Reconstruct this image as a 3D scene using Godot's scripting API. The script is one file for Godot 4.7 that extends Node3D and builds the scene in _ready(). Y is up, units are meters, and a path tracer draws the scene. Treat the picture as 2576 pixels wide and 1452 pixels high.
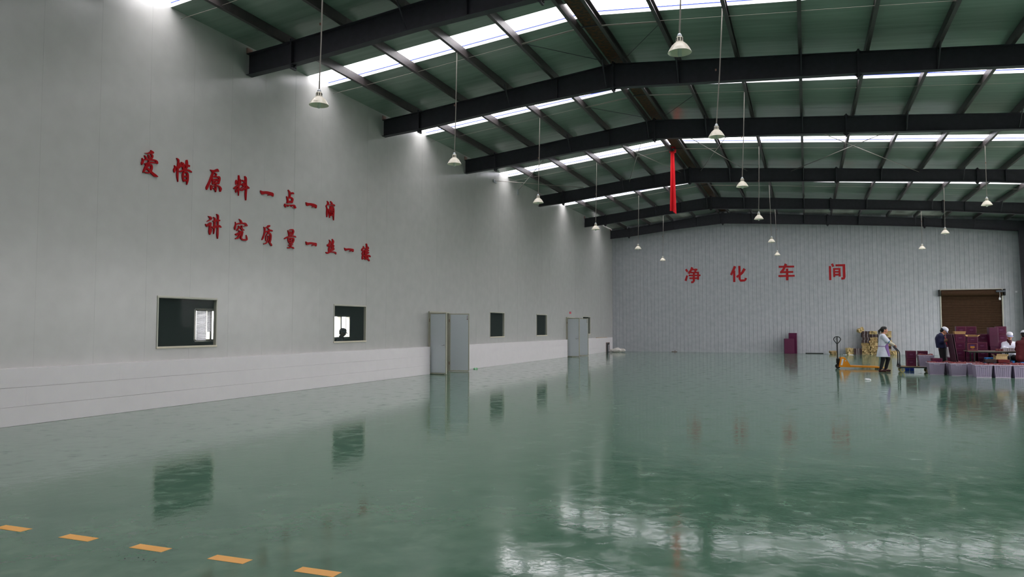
extends Node3D
# A food factory hall: panelled partition on the left, portal frame roof with daylight strips, wet-look green floor.

const WALL_X := -12.06          # face of the left partition
const BACK_Z := -49.15          # face of the back wall
const RIGHT_X := 11.6
const FRONT_Z := 12.0
const RIDGE_X := -4.7
const FRAMES := [-13.83, -19.85, -25.82, -34.3, -42.41, -48.66]
const STRIPS := [[-4.6, -5.55], [-10.55, -11.5], [-16.05, -16.95], [-21.75, -22.6], [-29.3, -30.25], [-37.7, -38.6], [-44.7, -45.6]]
const PURLINS := [-10.98, -9.42, -7.95, -6.52, -5.05, -4.45, -3.06, -1.54, -0.02, 1.5, 3.0, 4.5, 5.93, 7.4, 8.9, 10.4]
const ORD := ["first", "second", "third", "fourth", "fifth", "sixth", "seventh", "eighth", "ninth", "tenth", "eleventh", "twelfth"]

var M := {}
var used := {}
var rng := RandomNumberGenerator.new()

# ---------------------------------------------------------------- mesh builder
class MB:
	var v := PackedVector3Array()
	var n := PackedVector3Array()
	var u := PackedVector2Array()
	func tri3(a: Vector3, b: Vector3, c: Vector3, na: Vector3, nb: Vector3, nc: Vector3, ua := Vector2.ZERO, ub := Vector2.ZERO, uc := Vector2.ZERO):
		if (b - a).cross(c - a).dot(na + nb + nc) > 0.0:
			v.append_array([a, c, b]); n.append_array([na, nc, nb]); u.append_array([ua, uc, ub])
		else:
			v.append_array([a, b, c]); n.append_array([na, nb, nc]); u.append_array([ua, ub, uc])
	func tri(a: Vector3, b: Vector3, c: Vector3, out: Vector3):
		var g := (b - a).cross(c - a).normalized()
		if g.dot(out) < 0.0: g = -g
		tri3(a, b, c, g, g, g)
	func quad(a: Vector3, b: Vector3, c: Vector3, d: Vector3, out: Vector3, uv := false):
		var g := (b - a).cross(c - a) + (c - a).cross(d - a)
		g = g.normalized()
		if g.dot(out) < 0.0: g = -g
		if uv:
			tri3(a, b, c, g, g, g, Vector2(0, 1), Vector2(1, 1), Vector2(1, 0))
			tri3(a, c, d, g, g, g, Vector2(0, 1), Vector2(1, 0), Vector2(0, 0))
		else:
			tri3(a, b, c, g, g, g); tri3(a, c, d, g, g, g)
	func hexa(p: Array):   # eight corners: index = x + 2 y + 4 z
		var c := Vector3.ZERO
		for q in p: c += q / 8.0
		for f in [[0, 1, 3, 2], [4, 5, 7, 6], [0, 1, 5, 4], [2, 3, 7, 6], [0, 2, 6, 4], [1, 3, 7, 5]]:
			var m: Vector3 = (p[f[0]] + p[f[1]] + p[f[2]] + p[f[3]]) / 4.0
			quad(p[f[0]], p[f[1]], p[f[2]], p[f[3]], m - c)
	func box(c: Vector3, s: Vector3, b := Basis()):
		var p := []
		for k in 8:
			p.append(c + b * Vector3(s.x * ((k & 1) - 0.5), s.y * (((k >> 1) & 1) - 0.5), s.z * ((k >> 2) - 0.5)))
		hexa(p)
	func span(lo: Vector3, hi: Vector3):
		box((lo + hi) / 2.0, (hi - lo).abs())
	func bevel(c: Vector3, s: Vector3, r: float, b := Basis()):
		var h := s / 2.0
		var pt := func(sx: int, sy: int, sz: int, ax: int) -> Vector3:
			var q := Vector3(sx * (h.x - (0.0 if ax == 0 else r)), sy * (h.y - (0.0 if ax == 1 else r)), sz * (h.z - (0.0 if ax == 2 else r)))
			return c + b * q
		for s1 in [-1, 1]:
			for s2 in [-1, 1]:
				# edges along x, y, z
				quad(pt.call(-1, s1, s2, 1), pt.call(1, s1, s2, 1), pt.call(1, s1, s2, 2), pt.call(-1, s1, s2, 2), b * Vector3(0, s1, s2))
				quad(pt.call(s1, -1, s2, 0), pt.call(s1, 1, s2, 0), pt.call(s1, 1, s2, 2), pt.call(s1, -1, s2, 2), b * Vector3(s1, 0, s2))
				quad(pt.call(s1, s2, -1, 0), pt.call(s1, s2, 1, 0), pt.call(s1, s2, 1, 1), pt.call(s1, s2, -1, 1), b * Vector3(s1, s2, 0))
				for s3 in [-1, 1]:
					tri(pt.call(s1, s2, s3, 0), pt.call(s1, s2, s3, 1), pt.call(s1, s2, s3, 2), b * Vector3(s1, s2, s3))
		for s1 in [-1, 1]:
			quad(pt.call(s1, -1, -1, 0), pt.call(s1, 1, -1, 0), pt.call(s1, 1, 1, 0), pt.call(s1, -1, 1, 0), b * Vector3(s1, 0, 0))
			quad(pt.call(-1, s1, -1, 1), pt.call(1, s1, -1, 1), pt.call(1, s1, 1, 1), pt.call(-1, s1, 1, 1), b * Vector3(0, s1, 0))
			quad(pt.call(-1, -1, s1, 2), pt.call(1, -1, s1, 2), pt.call(1, 1, s1, 2), pt.call(-1, 1, s1, 2), b * Vector3(0, 0, s1))
	func tube(pts: Array, rad, sides := 8, caps := true):
		var rings := []
		var nr := []
		var ref := Vector3.UP
		for i in pts.size():
			var t: Vector3 = (pts[min(i + 1, pts.size() - 1)] - pts[max(i - 1, 0)]).normalized()
			if i == 0:
				ref = Vector3.UP if absf(t.y) < 0.9 else Vector3.RIGHT
			var s := t.cross(ref).normalized()
			var w := s.cross(t).normalized()
			ref = w
			var r: float = rad[i] if rad is Array else rad
			var ring := []
			var nn := []
			for k in sides:
				var d := s * cos(TAU * k / sides) + w * sin(TAU * k / sides)
				ring.append(pts[i] + d * r); nn.append(d)
			rings.append(ring); nr.append(nn)
		for i in pts.size() - 1:
			for k in sides:
				var l := (k + 1) % sides
				tri3(rings[i][k], rings[i + 1][k], rings[i + 1][l], nr[i][k], nr[i + 1][k], nr[i + 1][l])
				tri3(rings[i][k], rings[i + 1][l], rings[i][l], nr[i][k], nr[i + 1][l], nr[i][l])
		if caps:
			for e in [0, pts.size() - 1]:
				var o: Vector3 = (pts[0] - pts[1]) if e == 0 else (pts[e] - pts[e - 1])
				for k in sides:
					tri(pts[e], rings[e][k], rings[e][(k + 1) % sides], o)
	func lathe(prof: Array, sides := 24, at := Vector3.ZERO, b := Basis()):
		for i in prof.size() - 1:
			var p: Vector2 = prof[i]
			var q: Vector2 = prof[i + 1]
			var d := (q - p).normalized()
			for k in sides:
				var a0 := TAU * k / sides
				var a1 := TAU * (k + 1) / sides
				var e0 := Vector3(cos(a0), 0, sin(a0))
				var e1 := Vector3(cos(a1), 0, sin(a1))
				var n0 := b * (e0 * d.y - Vector3.UP * d.x)
				var n1 := b * (e1 * d.y - Vector3.UP * d.x)
				var A := at + b * (e0 * p.x + Vector3.UP * p.y)
				var B := at + b * (e1 * p.x + Vector3.UP * p.y)
				var C := at + b * (e1 * q.x + Vector3.UP * q.y)
				var D := at + b * (e0 * q.x + Vector3.UP * q.y)
				if p.x > 0.0001: tri3(A, B, C, n0, n1, n1)
				if q.x > 0.0001: tri3(A, C, D, n0, n1, n0)
	func prism(poly: Array, o: Vector3, ex: Vector3, ey: Vector3, dz: Vector3):   # polygon in the plane (ex, ey), extruded along dz
		var pp := PackedVector2Array(poly)
		var idx := Geometry2D.triangulate_polygon(pp)
		var f := func(q: Vector2, k: float) -> Vector3: return o + ex * q.x + ey * q.y + dz * k
		for i in range(0, idx.size(), 3):
			tri(f.call(pp[idx[i]], 0.0), f.call(pp[idx[i + 1]], 0.0), f.call(pp[idx[i + 2]], 0.0), -dz)
			tri(f.call(pp[idx[i]], 1.0), f.call(pp[idx[i + 1]], 1.0), f.call(pp[idx[i + 2]], 1.0), dz)
		var cw := Geometry2D.is_polygon_clockwise(pp)
		for i in pp.size():
			var a := pp[i]
			var c := pp[(i + 1) % pp.size()]
			var d := c - a
			var out := (ex * d.y - ey * d.x) * (1.0 if not cw else -1.0)
			quad(f.call(a, 0.0), f.call(c, 0.0), f.call(c, 1.0), f.call(a, 1.0), out)
	func add(o: MB, t := Transform3D()):
		for i in o.v.size():
			v.append(t * o.v[i]); n.append((t.basis * o.n[i]).normalized())
		u.append_array(o.u)
	func mesh() -> ArrayMesh:
		var a := []
		a.resize(Mesh.ARRAY_MAX)
		a[Mesh.ARRAY_VERTEX] = v
		a[Mesh.ARRAY_NORMAL] = n
		a[Mesh.ARRAY_TEX_UV] = u
		var m := ArrayMesh.new()
		m.add_surface_from_arrays(Mesh.PRIMITIVE_TRIANGLES, a)
		return m

# ---------------------------------------------------------------- naming and tagging
func numbered(called: String) -> String:
	var k: int = used.get(called, -1) + 1
	used[called] = k
	return called if k == 0 else "%s_%03d" % [called, k]

func tag(o: Node3D, label: String, category: String, group := "", kind := "") -> Node3D:
	o.set_meta("label", label)
	o.set_meta("category", category)
	if group: o.set_meta("group", group)
	if kind: o.set_meta("kind", kind)
	return o

func thing(called: String, label: String, category: String, at := Vector3.ZERO, turn := 0.0, group := "", kind := "") -> Node3D:
	var o := Node3D.new()
	o.name = numbered(called)
	add_child(o, true)
	o.position = at
	o.rotation.y = turn
	return tag(o, label, category, group, kind)

func part(called: String, mb, mat: Material, parent: Node3D, label := "") -> MeshInstance3D:
	var o := MeshInstance3D.new()
	o.name = called
	o.mesh = mb.mesh() if mb is MB else mb
	o.material_override = mat
	o.cast_shadow = GeometryInstance3D.SHADOW_CASTING_SETTING_ON
	parent.add_child(o, true)
	if label: o.set_meta("label", label)
	return o

func solo(called: String, mb, mat: Material, label: String, category: String, at := Vector3.ZERO, turn := 0.0, group := "", kind := "") -> MeshInstance3D:
	var o := part(numbered(called), mb, mat, self)
	o.position = at
	o.rotation.y = turn
	tag(o, label, category, group, kind)
	return o

func copy(src: Node3D, base: String, at: Vector3, turn: float, label: String) -> Node3D:
	var o: Node3D = src.duplicate()
	o.name = numbered(base)
	add_child(o, true)
	o.position = at
	o.rotation.y = turn
	o.set_meta("label", label)
	return o

# ---------------------------------------------------------------- materials
func mat(c: Color, rough := 0.6, metal := 0.0, spec := 0.5) -> StandardMaterial3D:
	var m := StandardMaterial3D.new()
	m.albedo_color = c
	m.roughness = rough
	m.metallic = metal
	m.metallic_specular = spec
	return m

func noise_image(w: int, h: int, freq: float, sd: int, oct := 4, warp := 0.0) -> Image:
	var f := FastNoiseLite.new()
	f.noise_type = FastNoiseLite.TYPE_SIMPLEX_SMOOTH
	f.seed = sd
	f.frequency = freq
	f.fractal_octaves = oct
	if warp > 0.0:
		f.domain_warp_enabled = true
		f.domain_warp_amplitude = warp
		f.domain_warp_frequency = freq * 0.6
	return f.get_seamless_image(w, h)

func ramp(img: Image, lo: Color, hi: Color) -> ImageTexture:
	var out := Image.create(img.get_width(), img.get_height(), false, Image.FORMAT_RGB8)
	for y in img.get_height():
		for x in img.get_width():
			out.set_pixel(x, y, lo.lerp(hi, img.get_pixel(x, y).r))
	return ImageTexture.create_from_image(out)

func normal_tex(img: Image, amount: float) -> ImageTexture:
	var i: Image = img.duplicate()
	i.convert(Image.FORMAT_RGB8)
	i.bump_map_to_normal_map(amount)
	return ImageTexture.create_from_image(i)

func tri_map(m: StandardMaterial3D, s: Vector3, world := true):
	m.uv1_triplanar = true
	m.uv1_world_triplanar = world
	m.uv1_scale = s

func mottled(lo: Color, hi: Color, rough: float, scale: float, sd: int, bump := 0.0, metal := 0.0) -> StandardMaterial3D:
	var m := mat(Color.WHITE, rough, metal)
	var img := noise_image(256, 256, 0.02, sd)
	m.albedo_texture = ramp(img, lo, hi)
	if bump > 0.0:
		m.normal_enabled = true
		m.normal_texture = normal_tex(img, 6.0)
		m.normal_scale = bump
	tri_map(m, Vector3.ONE * scale, false)
	return m

func make_materials():
	# partition and roof sandwich panels: pale coated steel with a little gloss
	M.wall = mottled(Color(0.73, 0.73, 0.72), Color(0.76, 0.76, 0.75), 0.24, 0.35, 3, 0.02)
	M.back = mottled(Color(0.66, 0.675, 0.70), Color(0.725, 0.735, 0.755), 0.5, 0.5, 4, 0.05)
	M.roof = mottled(Color(0.49, 0.55, 0.515), Color(0.56, 0.62, 0.58), 0.22, 0.3, 5, 0.03)
	M.roof.uv1_scale = Vector3(0.06, 0.06, 0.9)
	M.foam = mat(Color(0.93, 0.93, 0.95), 0.8)
	M.blue_steel = mat(Color(0.12, 0.25, 0.62), 0.5)
	M.outer = mat(Color(0.25, 0.38, 0.6), 0.5)
	M.sheet = mottled(Color(0.2, 0.2, 0.19), Color(1.0, 1.0, 0.98), 0.35, 0.6, 6, 0.0)
	M.sheet.uv1_scale = Vector3(0.15, 0.15, 2.6)
	M.sheet.backlight = Color(0.17, 0.17, 0.167)   # grimy translucent roof lights
	M.steel = mottled(Color(0.205, 0.20, 0.23), Color(0.245, 0.235, 0.27), 0.55, 0.8, 7, 0.0)
	M.purlin = mottled(Color(0.22, 0.205, 0.21), Color(0.28, 0.25, 0.25), 0.42, 0.8, 8, 0.0)
	M.rust = mottled(Color(0.16, 0.15, 0.15), Color(0.50, 0.27, 0.13), 0.7, 1.5, 9)
	M.rod = mat(Color(0.55, 0.53, 0.5), 0.45, 0.5)
	M.galv = mat(Color(0.72, 0.74, 0.76), 0.35, 0.75)
	M.skirt = mottled(Color(0.92, 0.90, 0.91), Color(0.935, 0.915, 0.925), 0.5, 0.4, 10)
	M.cream = mat(Color(0.87, 0.84, 0.76), 0.45)
	M.alu = mat(Color(0.74, 0.735, 0.685), 0.4, 0.1)
	M.door = mat(Color(0.80, 0.825, 0.845), 0.42)
	M.door_edge = mat(Color(0.70, 0.695, 0.63), 0.45)
	M.glass = mat(Color(0.75, 0.85, 0.83, 0.035), 0.03, 0.0, 0.08)
	M.glass.transparency = BaseMaterial3D.TRANSPARENCY_ALPHA
	M.glass.cull_mode = BaseMaterial3D.CULL_DISABLED
	M.frp = mat(Color(1, 1, 1, 0.06), 0.05)
	M.frp.transparency = BaseMaterial3D.TRANSPARENCY_ALPHA
	M.frp.cull_mode = BaseMaterial3D.CULL_DISABLED
	M.red = mat(Color(0.64, 0.0, 0.05), 0.32, 0.0, 0.3)
	M.red_flat = mat(Color(0.68, 0.02, 0.07), 0.5)
	M.cloth_red = mat(Color(0.93, 0.03, 0.12), 0.7)
	M.cloth_red.backlight = Color(0.5, 0.02, 0.06)
	M.yellow = mat(Color(1.0, 0.73, 0.38), 0.5)
	M.dark = mat(Color(0.06, 0.06, 0.065), 0.6)
	M.black = mat(Color(0.045, 0.045, 0.055), 0.5)
	M.chrome = mat(Color(0.75, 0.75, 0.76), 0.2, 1.0)
	M.brass = mat(Color(0.45, 0.33, 0.28), 0.4, 0.6)
	M.white = mat(Color(0.9, 0.9, 0.92), 0.6)
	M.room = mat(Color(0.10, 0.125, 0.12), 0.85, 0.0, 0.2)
	M.bulb = mat(Color(0.93, 0.95, 0.92), 0.2)
	M.shade_cream = mat(Color(0.97, 0.94, 0.87), 0.3)
	# the floor: green epoxy, glossy, with the waves that the trowel left
	var f := mat(Color.WHITE, 1.0, 0.0, 0.7)
	# broad drifts of tone with finer trowel swirls laid over them; the swirls are also duller than the rest
	var broad := noise_image(1024, 1024, 0.006, 21, 4, 40.0)
	var swirl := noise_image(1024, 1024, 0.014, 24, 3, 60.0)
	var tone := Image.create(1024, 1024, false, Image.FORMAT_RGB8)
	var dull := Image.create(1024, 1024, false, Image.FORMAT_RGB8)
	for y in 1024:
		for x in 1024:
			var q := broad.get_pixel(x, y).r
			var s := swirl.get_pixel(x, y).r
			var t := clampf(q * 0.55 + s * 0.55 - 0.05, 0.0, 1.0)
			tone.set_pixel(x, y, Color(0.285, 0.45, 0.365).lerp(Color(0.43, 0.56, 0.475), t))
			var r := 0.075 + 0.16 * pow(clampf(s * 1.5 - 0.35, 0.0, 1.0), 3.0)
			dull.set_pixel(x, y, Color(r, r, r))
	f.albedo_texture = ImageTexture.create_from_image(tone)
	f.roughness_texture = ImageTexture.create_from_image(dull)
	f.roughness_texture_channel = BaseMaterial3D.TEXTURE_CHANNEL_RED
	f.normal_enabled = true
	f.normal_texture = normal_tex(noise_image(1024, 1024, 0.024, 23, 3, 30.0), 12.0)
	f.normal_scale = 0.012
	tri_map(f, Vector3(0.19, 0.19, 0.19))
	M.floor = f

func carton_texture() -> ImageTexture:
	var im := Image.create(160, 112, false, Image.FORMAT_RGB8)
	var base := Color(0.32, 0.025, 0.215)
	im.fill(base)
	var gold := Color(0.64, 0.36, 0.34)
	im.fill_rect(Rect2i(7, 7, 146, 2), gold); im.fill_rect(Rect2i(7, 103, 146, 2), gold)
	im.fill_rect(Rect2i(7, 7, 2, 98), gold); im.fill_rect(Rect2i(151, 7, 2, 98), gold)
	var pale := Color(0.6, 0.45, 0.58)
	for k in 12:   # a small arched emblem and a line of fine print under it
		im.fill_rect(Rect2i(50 + k * 5, 46 + int(absf(k - 5.5) * 0.9), 3, 5), pale)
	for k in 9: im.fill_rect(Rect2i(60 + k * 4 + (k % 2), 58, 2 + k % 2, 3), pale)
	return ImageTexture.create_from_image(im)

func carton_picture_texture() -> ImageTexture:
	var im := carton_texture().get_image()
	im.fill_rect(Rect2i(40, 44, 84, 24), Color(0.32, 0.025, 0.215))
	for q in [Rect2i(5, 5, 150, 4), Rect2i(5, 102, 150, 4), Rect2i(5, 5, 4, 100), Rect2i(151, 5, 4, 100)]: im.fill_rect(q, Color(0.75, 0.5, 0.36))
	im.fill_rect(Rect2i(46, 30, 68, 18), Color(0.25, 0.24, 0.45))
	im.fill_rect(Rect2i(46, 48, 68, 12), Color(0.75, 0.42, 0.16))
	im.fill_rect(Rect2i(46, 60, 68, 12), Color(0.8, 0.62, 0.14))
	im.fill_rect(Rect2i(62, 82, 40, 5), Color(0.8, 0.55, 0.4))
	return ImageTexture.create_from_image(im)

# ---------------------------------------------------------------- the hall
func roof_y(x: float) -> float:        # underside of the roof panels
	return 9.01 - 0.113 * (RIDGE_X - x) if x < RIDGE_X else 9.01 - 0.083 * (x - RIDGE_X)

func slab(mb: MB, x0: float, x1: float, z0: float, z1: float, lo: float, hi: float):   # a piece that follows the roof slope, between two heights over its underside
	var p := []
	for k in 8:
		var x := x0 if (k & 1) == 0 else x1
		p.append(Vector3(x, roof_y(x) + (lo if ((k >> 1) & 1) == 0 else hi), z0 if (k >> 2) == 0 else z1))
	mb.hexa(p)

func wall_piece(u0: float, u1: float, v0: float, v1: float, holes: Array) -> Array:   # rectangles left of [u0,u1]x[v0,v1] once holes are cut
	var us := [u0, u1]
	var vs := [v0, v1]
	for h in holes:
		if h[0] < u1 and h[1] > u0:
			for k in [h[0], h[1]]:
				if k > u0 and k < u1 and not us.has(k): us.append(k)
			for k in [h[2], h[3]]:
				if k > v0 and k < v1 and not vs.has(k): vs.append(k)
	us.sort(); vs.sort()
	var out := []
	for i in us.size() - 1:
		for j in vs.size() - 1:
			var cu: float = (us[i] + us[i + 1]) / 2.0
			var cv: float = (vs[j] + vs[j + 1]) / 2.0
			var cut := false
			for h in holes:
				if cu > h[0] and cu < h[1] and cv > h[2] and cv < h[3]: cut = true
			if not cut: out.append([us[i], us[i + 1], vs[j], vs[j + 1]])
	return out

const WINDOWS := [[-12.95, -11.35], [-18.95, -17.36], [-29.8, -28.25], [-35.48, -33.94], [-43.55, -41.96]]
const DOORS := [[-24.41, -22.9], [-40.26, -38.74]]

func build_left_wall():
	var holes := []
	for w in WINDOWS: holes.append([w[0], w[1], 1.2, 2.2])
	for d in DOORS: holes.append([d[0], d[1], -0.1, 2.12])
	var wl := thing("wall_left", "pale grey partition wall of tall sandwich panels with windows and red lettering", "wall", Vector3.ZERO, 0, "", "structure")
	var z := -8.79 + 1.13 * 18
	while z > BACK_Z + 0.05:
		var z1 := maxf(z - 1.13, BACK_Z)
		var mb := MB.new()
		var proud := rng.randf_range(-0.0012, 0.0012)
		for r in wall_piece(z1 + 0.0011, z - 0.0011, 0.0, roof_y(WALL_X) + 0.03, holes):
			if r[3] - r[2] > 0.02 and r[1] - r[0] > 0.005:
				mb.span(Vector3(WALL_X - 0.06, r[2], r[0]), Vector3(WALL_X + proud, r[3], r[1]))
		part("wall_panel", mb, M.wall, wl)
		z = z1
	var core := MB.new()
	var wide := []
	for h in holes: wide.append([h[0] - 0.12, h[1] + 0.12, h[2] - 0.1, h[3] + 0.1])
	for r in wall_piece(BACK_Z - 0.2, FRONT_Z, 0.0, roof_y(WALL_X) + 0.05, wide):
		core.span(Vector3(WALL_X - 0.14, r[2], r[0]), Vector3(WALL_X - 0.0605, r[3], r[1]))
	part("wall_core", core, M.wall, wl)
	# the low wall of white blocks in front of it
	var bl := thing("baseboard_left", "low white block plinth along the foot of the grey partition wall", "plinth", Vector3.ZERO, 0, "", "structure")
	for run in [[-22.8, 4.0], [-38.57, -25.93], [-48.61, -42.0], [-42.0, -41.2]]:
		for c in 3:
			var zz: float = run[1]
			var off := 0.6 if c == 1 else 0.0
			while zz > run[0] + 0.01:
				var e := maxf(zz - 1.2 + (off if zz == run[1] else 0.0), run[0])
				if e - run[0] < 0.2: e = run[0]
				var mb := MB.new()
				var top := 0.93 if c == 2 else 0.31 * (c + 1) - 0.0035
				var lo := 0.31 * c + 0.0035
				mb.box(Vector3(-12.0, (lo + top) / 2.0, (zz + e) / 2.0), Vector3(0.12 + rng.randf_range(-0.0004, 0.0004), top - lo, zz - e - 0.0008))
				part("block", mb, M.skirt, bl)
				zz = e
		var mc := MB.new()
		mc.span(Vector3(-12.058, 0.0, run[0] + 0.004), Vector3(-11.956, 0.925, run[1] - 0.004))
		part("mortar", mc, M.skirt, bl)
	# dirt line where floor meets plinth
	for k in WINDOWS.size(): build_window(k, WINDOWS[k])
	build_door(0, DOORS[0], 12.0, 15.0)
	build_door(1, DOORS[1], 8.0, 15.0)

func build_window(k: int, w: Array):
	var says: String = ["large window nearest the camera in the grey partition, dark room and blinds behind", "second window along the partition, capped worker visible behind the glass", "window just past the nearer open double door", "window before the farther open double door", "window half hidden behind the farther door leaf"][k]
	var o := thing("window_%d" % (k + 1), says, "window", Vector3(WALL_X, 1.2, (w[0] + w[1]) / 2.0), 0, "", "structure")
	var hw: float = (w[1] - w[0]) / 2.0
	var f := MB.new()
	for s in [-1, 1]:
		f.bevel(Vector3(0.0, 0.5, s * (hw + 0.002)), Vector3(0.03, 0.985, 0.032), 0.004)
		f.span(Vector3(-0.058, 0.0, s * hw - s * 0.02), Vector3(-0.0155, 0.985, s * hw))
	f.bevel(Vector3(0.0, 1.012, 0), Vector3(0.032, 0.04, hw * 2 + 0.044), 0.004)
	f.span(Vector3(-0.058, 0.986, -hw), Vector3(-0.0165, 1.0, hw))
	part("window_frame", f, M.alu, o)
	var g := MB.new()
	g.bevel(Vector3(-0.025, -0.012, 0), Vector3(0.1, 0.04, hw * 2 + 0.044), 0.006)
	part("window_sill", g, M.cream, o)
	var p := MB.new()
	p.span(Vector3(-0.044, 0.008, -hw + 0.02), Vector3(-0.038, 0.986, hw - 0.02))
	part("pane", p, M.glass, o)

func door_leaf(parent: Node3D, hinge: Vector3, ang: float, width: float, lever: bool):   # ang: leaf direction in the floor plane, measured from +x towards +z
	var r := Node3D.new()
	r.name = "door_leaf"
	parent.add_child(r, true)
	r.position = hinge
	r.rotation.y = -ang
	var c := MB.new()
	c.bevel(Vector3(width / 2, 1.05, 0), Vector3(width - 0.07, 1.99, 0.042), 0.003)
	part("leaf_panel", c, M.door, r)
	var e := MB.new()
	for x in [0.018, width - 0.018]: e.bevel(Vector3(x, 1.05, 0), Vector3(0.036, 2.004, 0.046), 0.003)
	for y in [0.03, 2.07]: e.bevel(Vector3(width / 2, y, 0), Vector3(width, 0.036, 0.048), 0.003)
	part("leaf_edge", e, M.door_edge, r)
	for y in [0.25, 1.78]:
		var h := MB.new()
		h.tube([Vector3(-0.01, y, 0.02), Vector3(-0.01, y + 0.11, 0.02)], 0.011, 8)
		part("hinge", h, M.brass, r)
	if lever:
		var k := MB.new()
		for s in [-1, 1]:
			k.lathe([Vector2(0, 0.032), Vector2(0.03, 0.026), Vector2(0.032, 0.02)], 14, Vector3(width - 0.1, 0.98, 0), Basis(Vector3.RIGHT, s * PI / 2))
			k.tube([Vector3(width - 0.1, 0.98, s * 0.02), Vector3(width - 0.1, 0.98, s * 0.07), Vector3(width - 0.22, 0.975, s * 0.072)], 0.01, 8)
		part("handle", k, M.chrome, r)
	else:
		var b := MB.new()
		b.tube([Vector3(width - 0.07, 2.02, 0.03), Vector3(width - 0.07, 1.9, 0.03)], 0.007, 6)
		b.lathe([Vector2(0, 0.02), Vector2(0.018, 0.008), Vector2(0.018, -0.01), Vector2(0, -0.02)], 10, Vector3(width - 0.07, 1.88, 0.03))
		part("bolt", b, M.brass, r)

func build_door(k: int, d: Array, la: float, ra: float):
	var o := thing("door_%d" % (k + 1), ["nearer grey double door in the partition, both leaves swung open", "farther grey double door in the partition, leaves swung open"][k], "door", Vector3.ZERO, 0, "", "structure")
	var f := MB.new()
	for z in [d[0] + 0.0, d[1] - 0.0]:
		f.bevel(Vector3(WALL_X - 0.05, 1.048, z), Vector3(0.19, 2.096, 0.045), 0.004)
	f.bevel(Vector3(WALL_X - 0.05, 2.12, (d[0] + d[1]) / 2), Vector3(0.19, 0.045, d[1] - d[0] + 0.045), 0.004)
	part("door_frame", f, M.door_edge, o)
	door_leaf(o, Vector3(WALL_X + 0.06, 0.0, d[1] - 0.0), deg_to_rad(la), 0.72, true)
	door_leaf(o, Vector3(WALL_X + 0.06, 0.0, d[0] - 0.0), deg_to_rad(-ra), 0.72, false)

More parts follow.
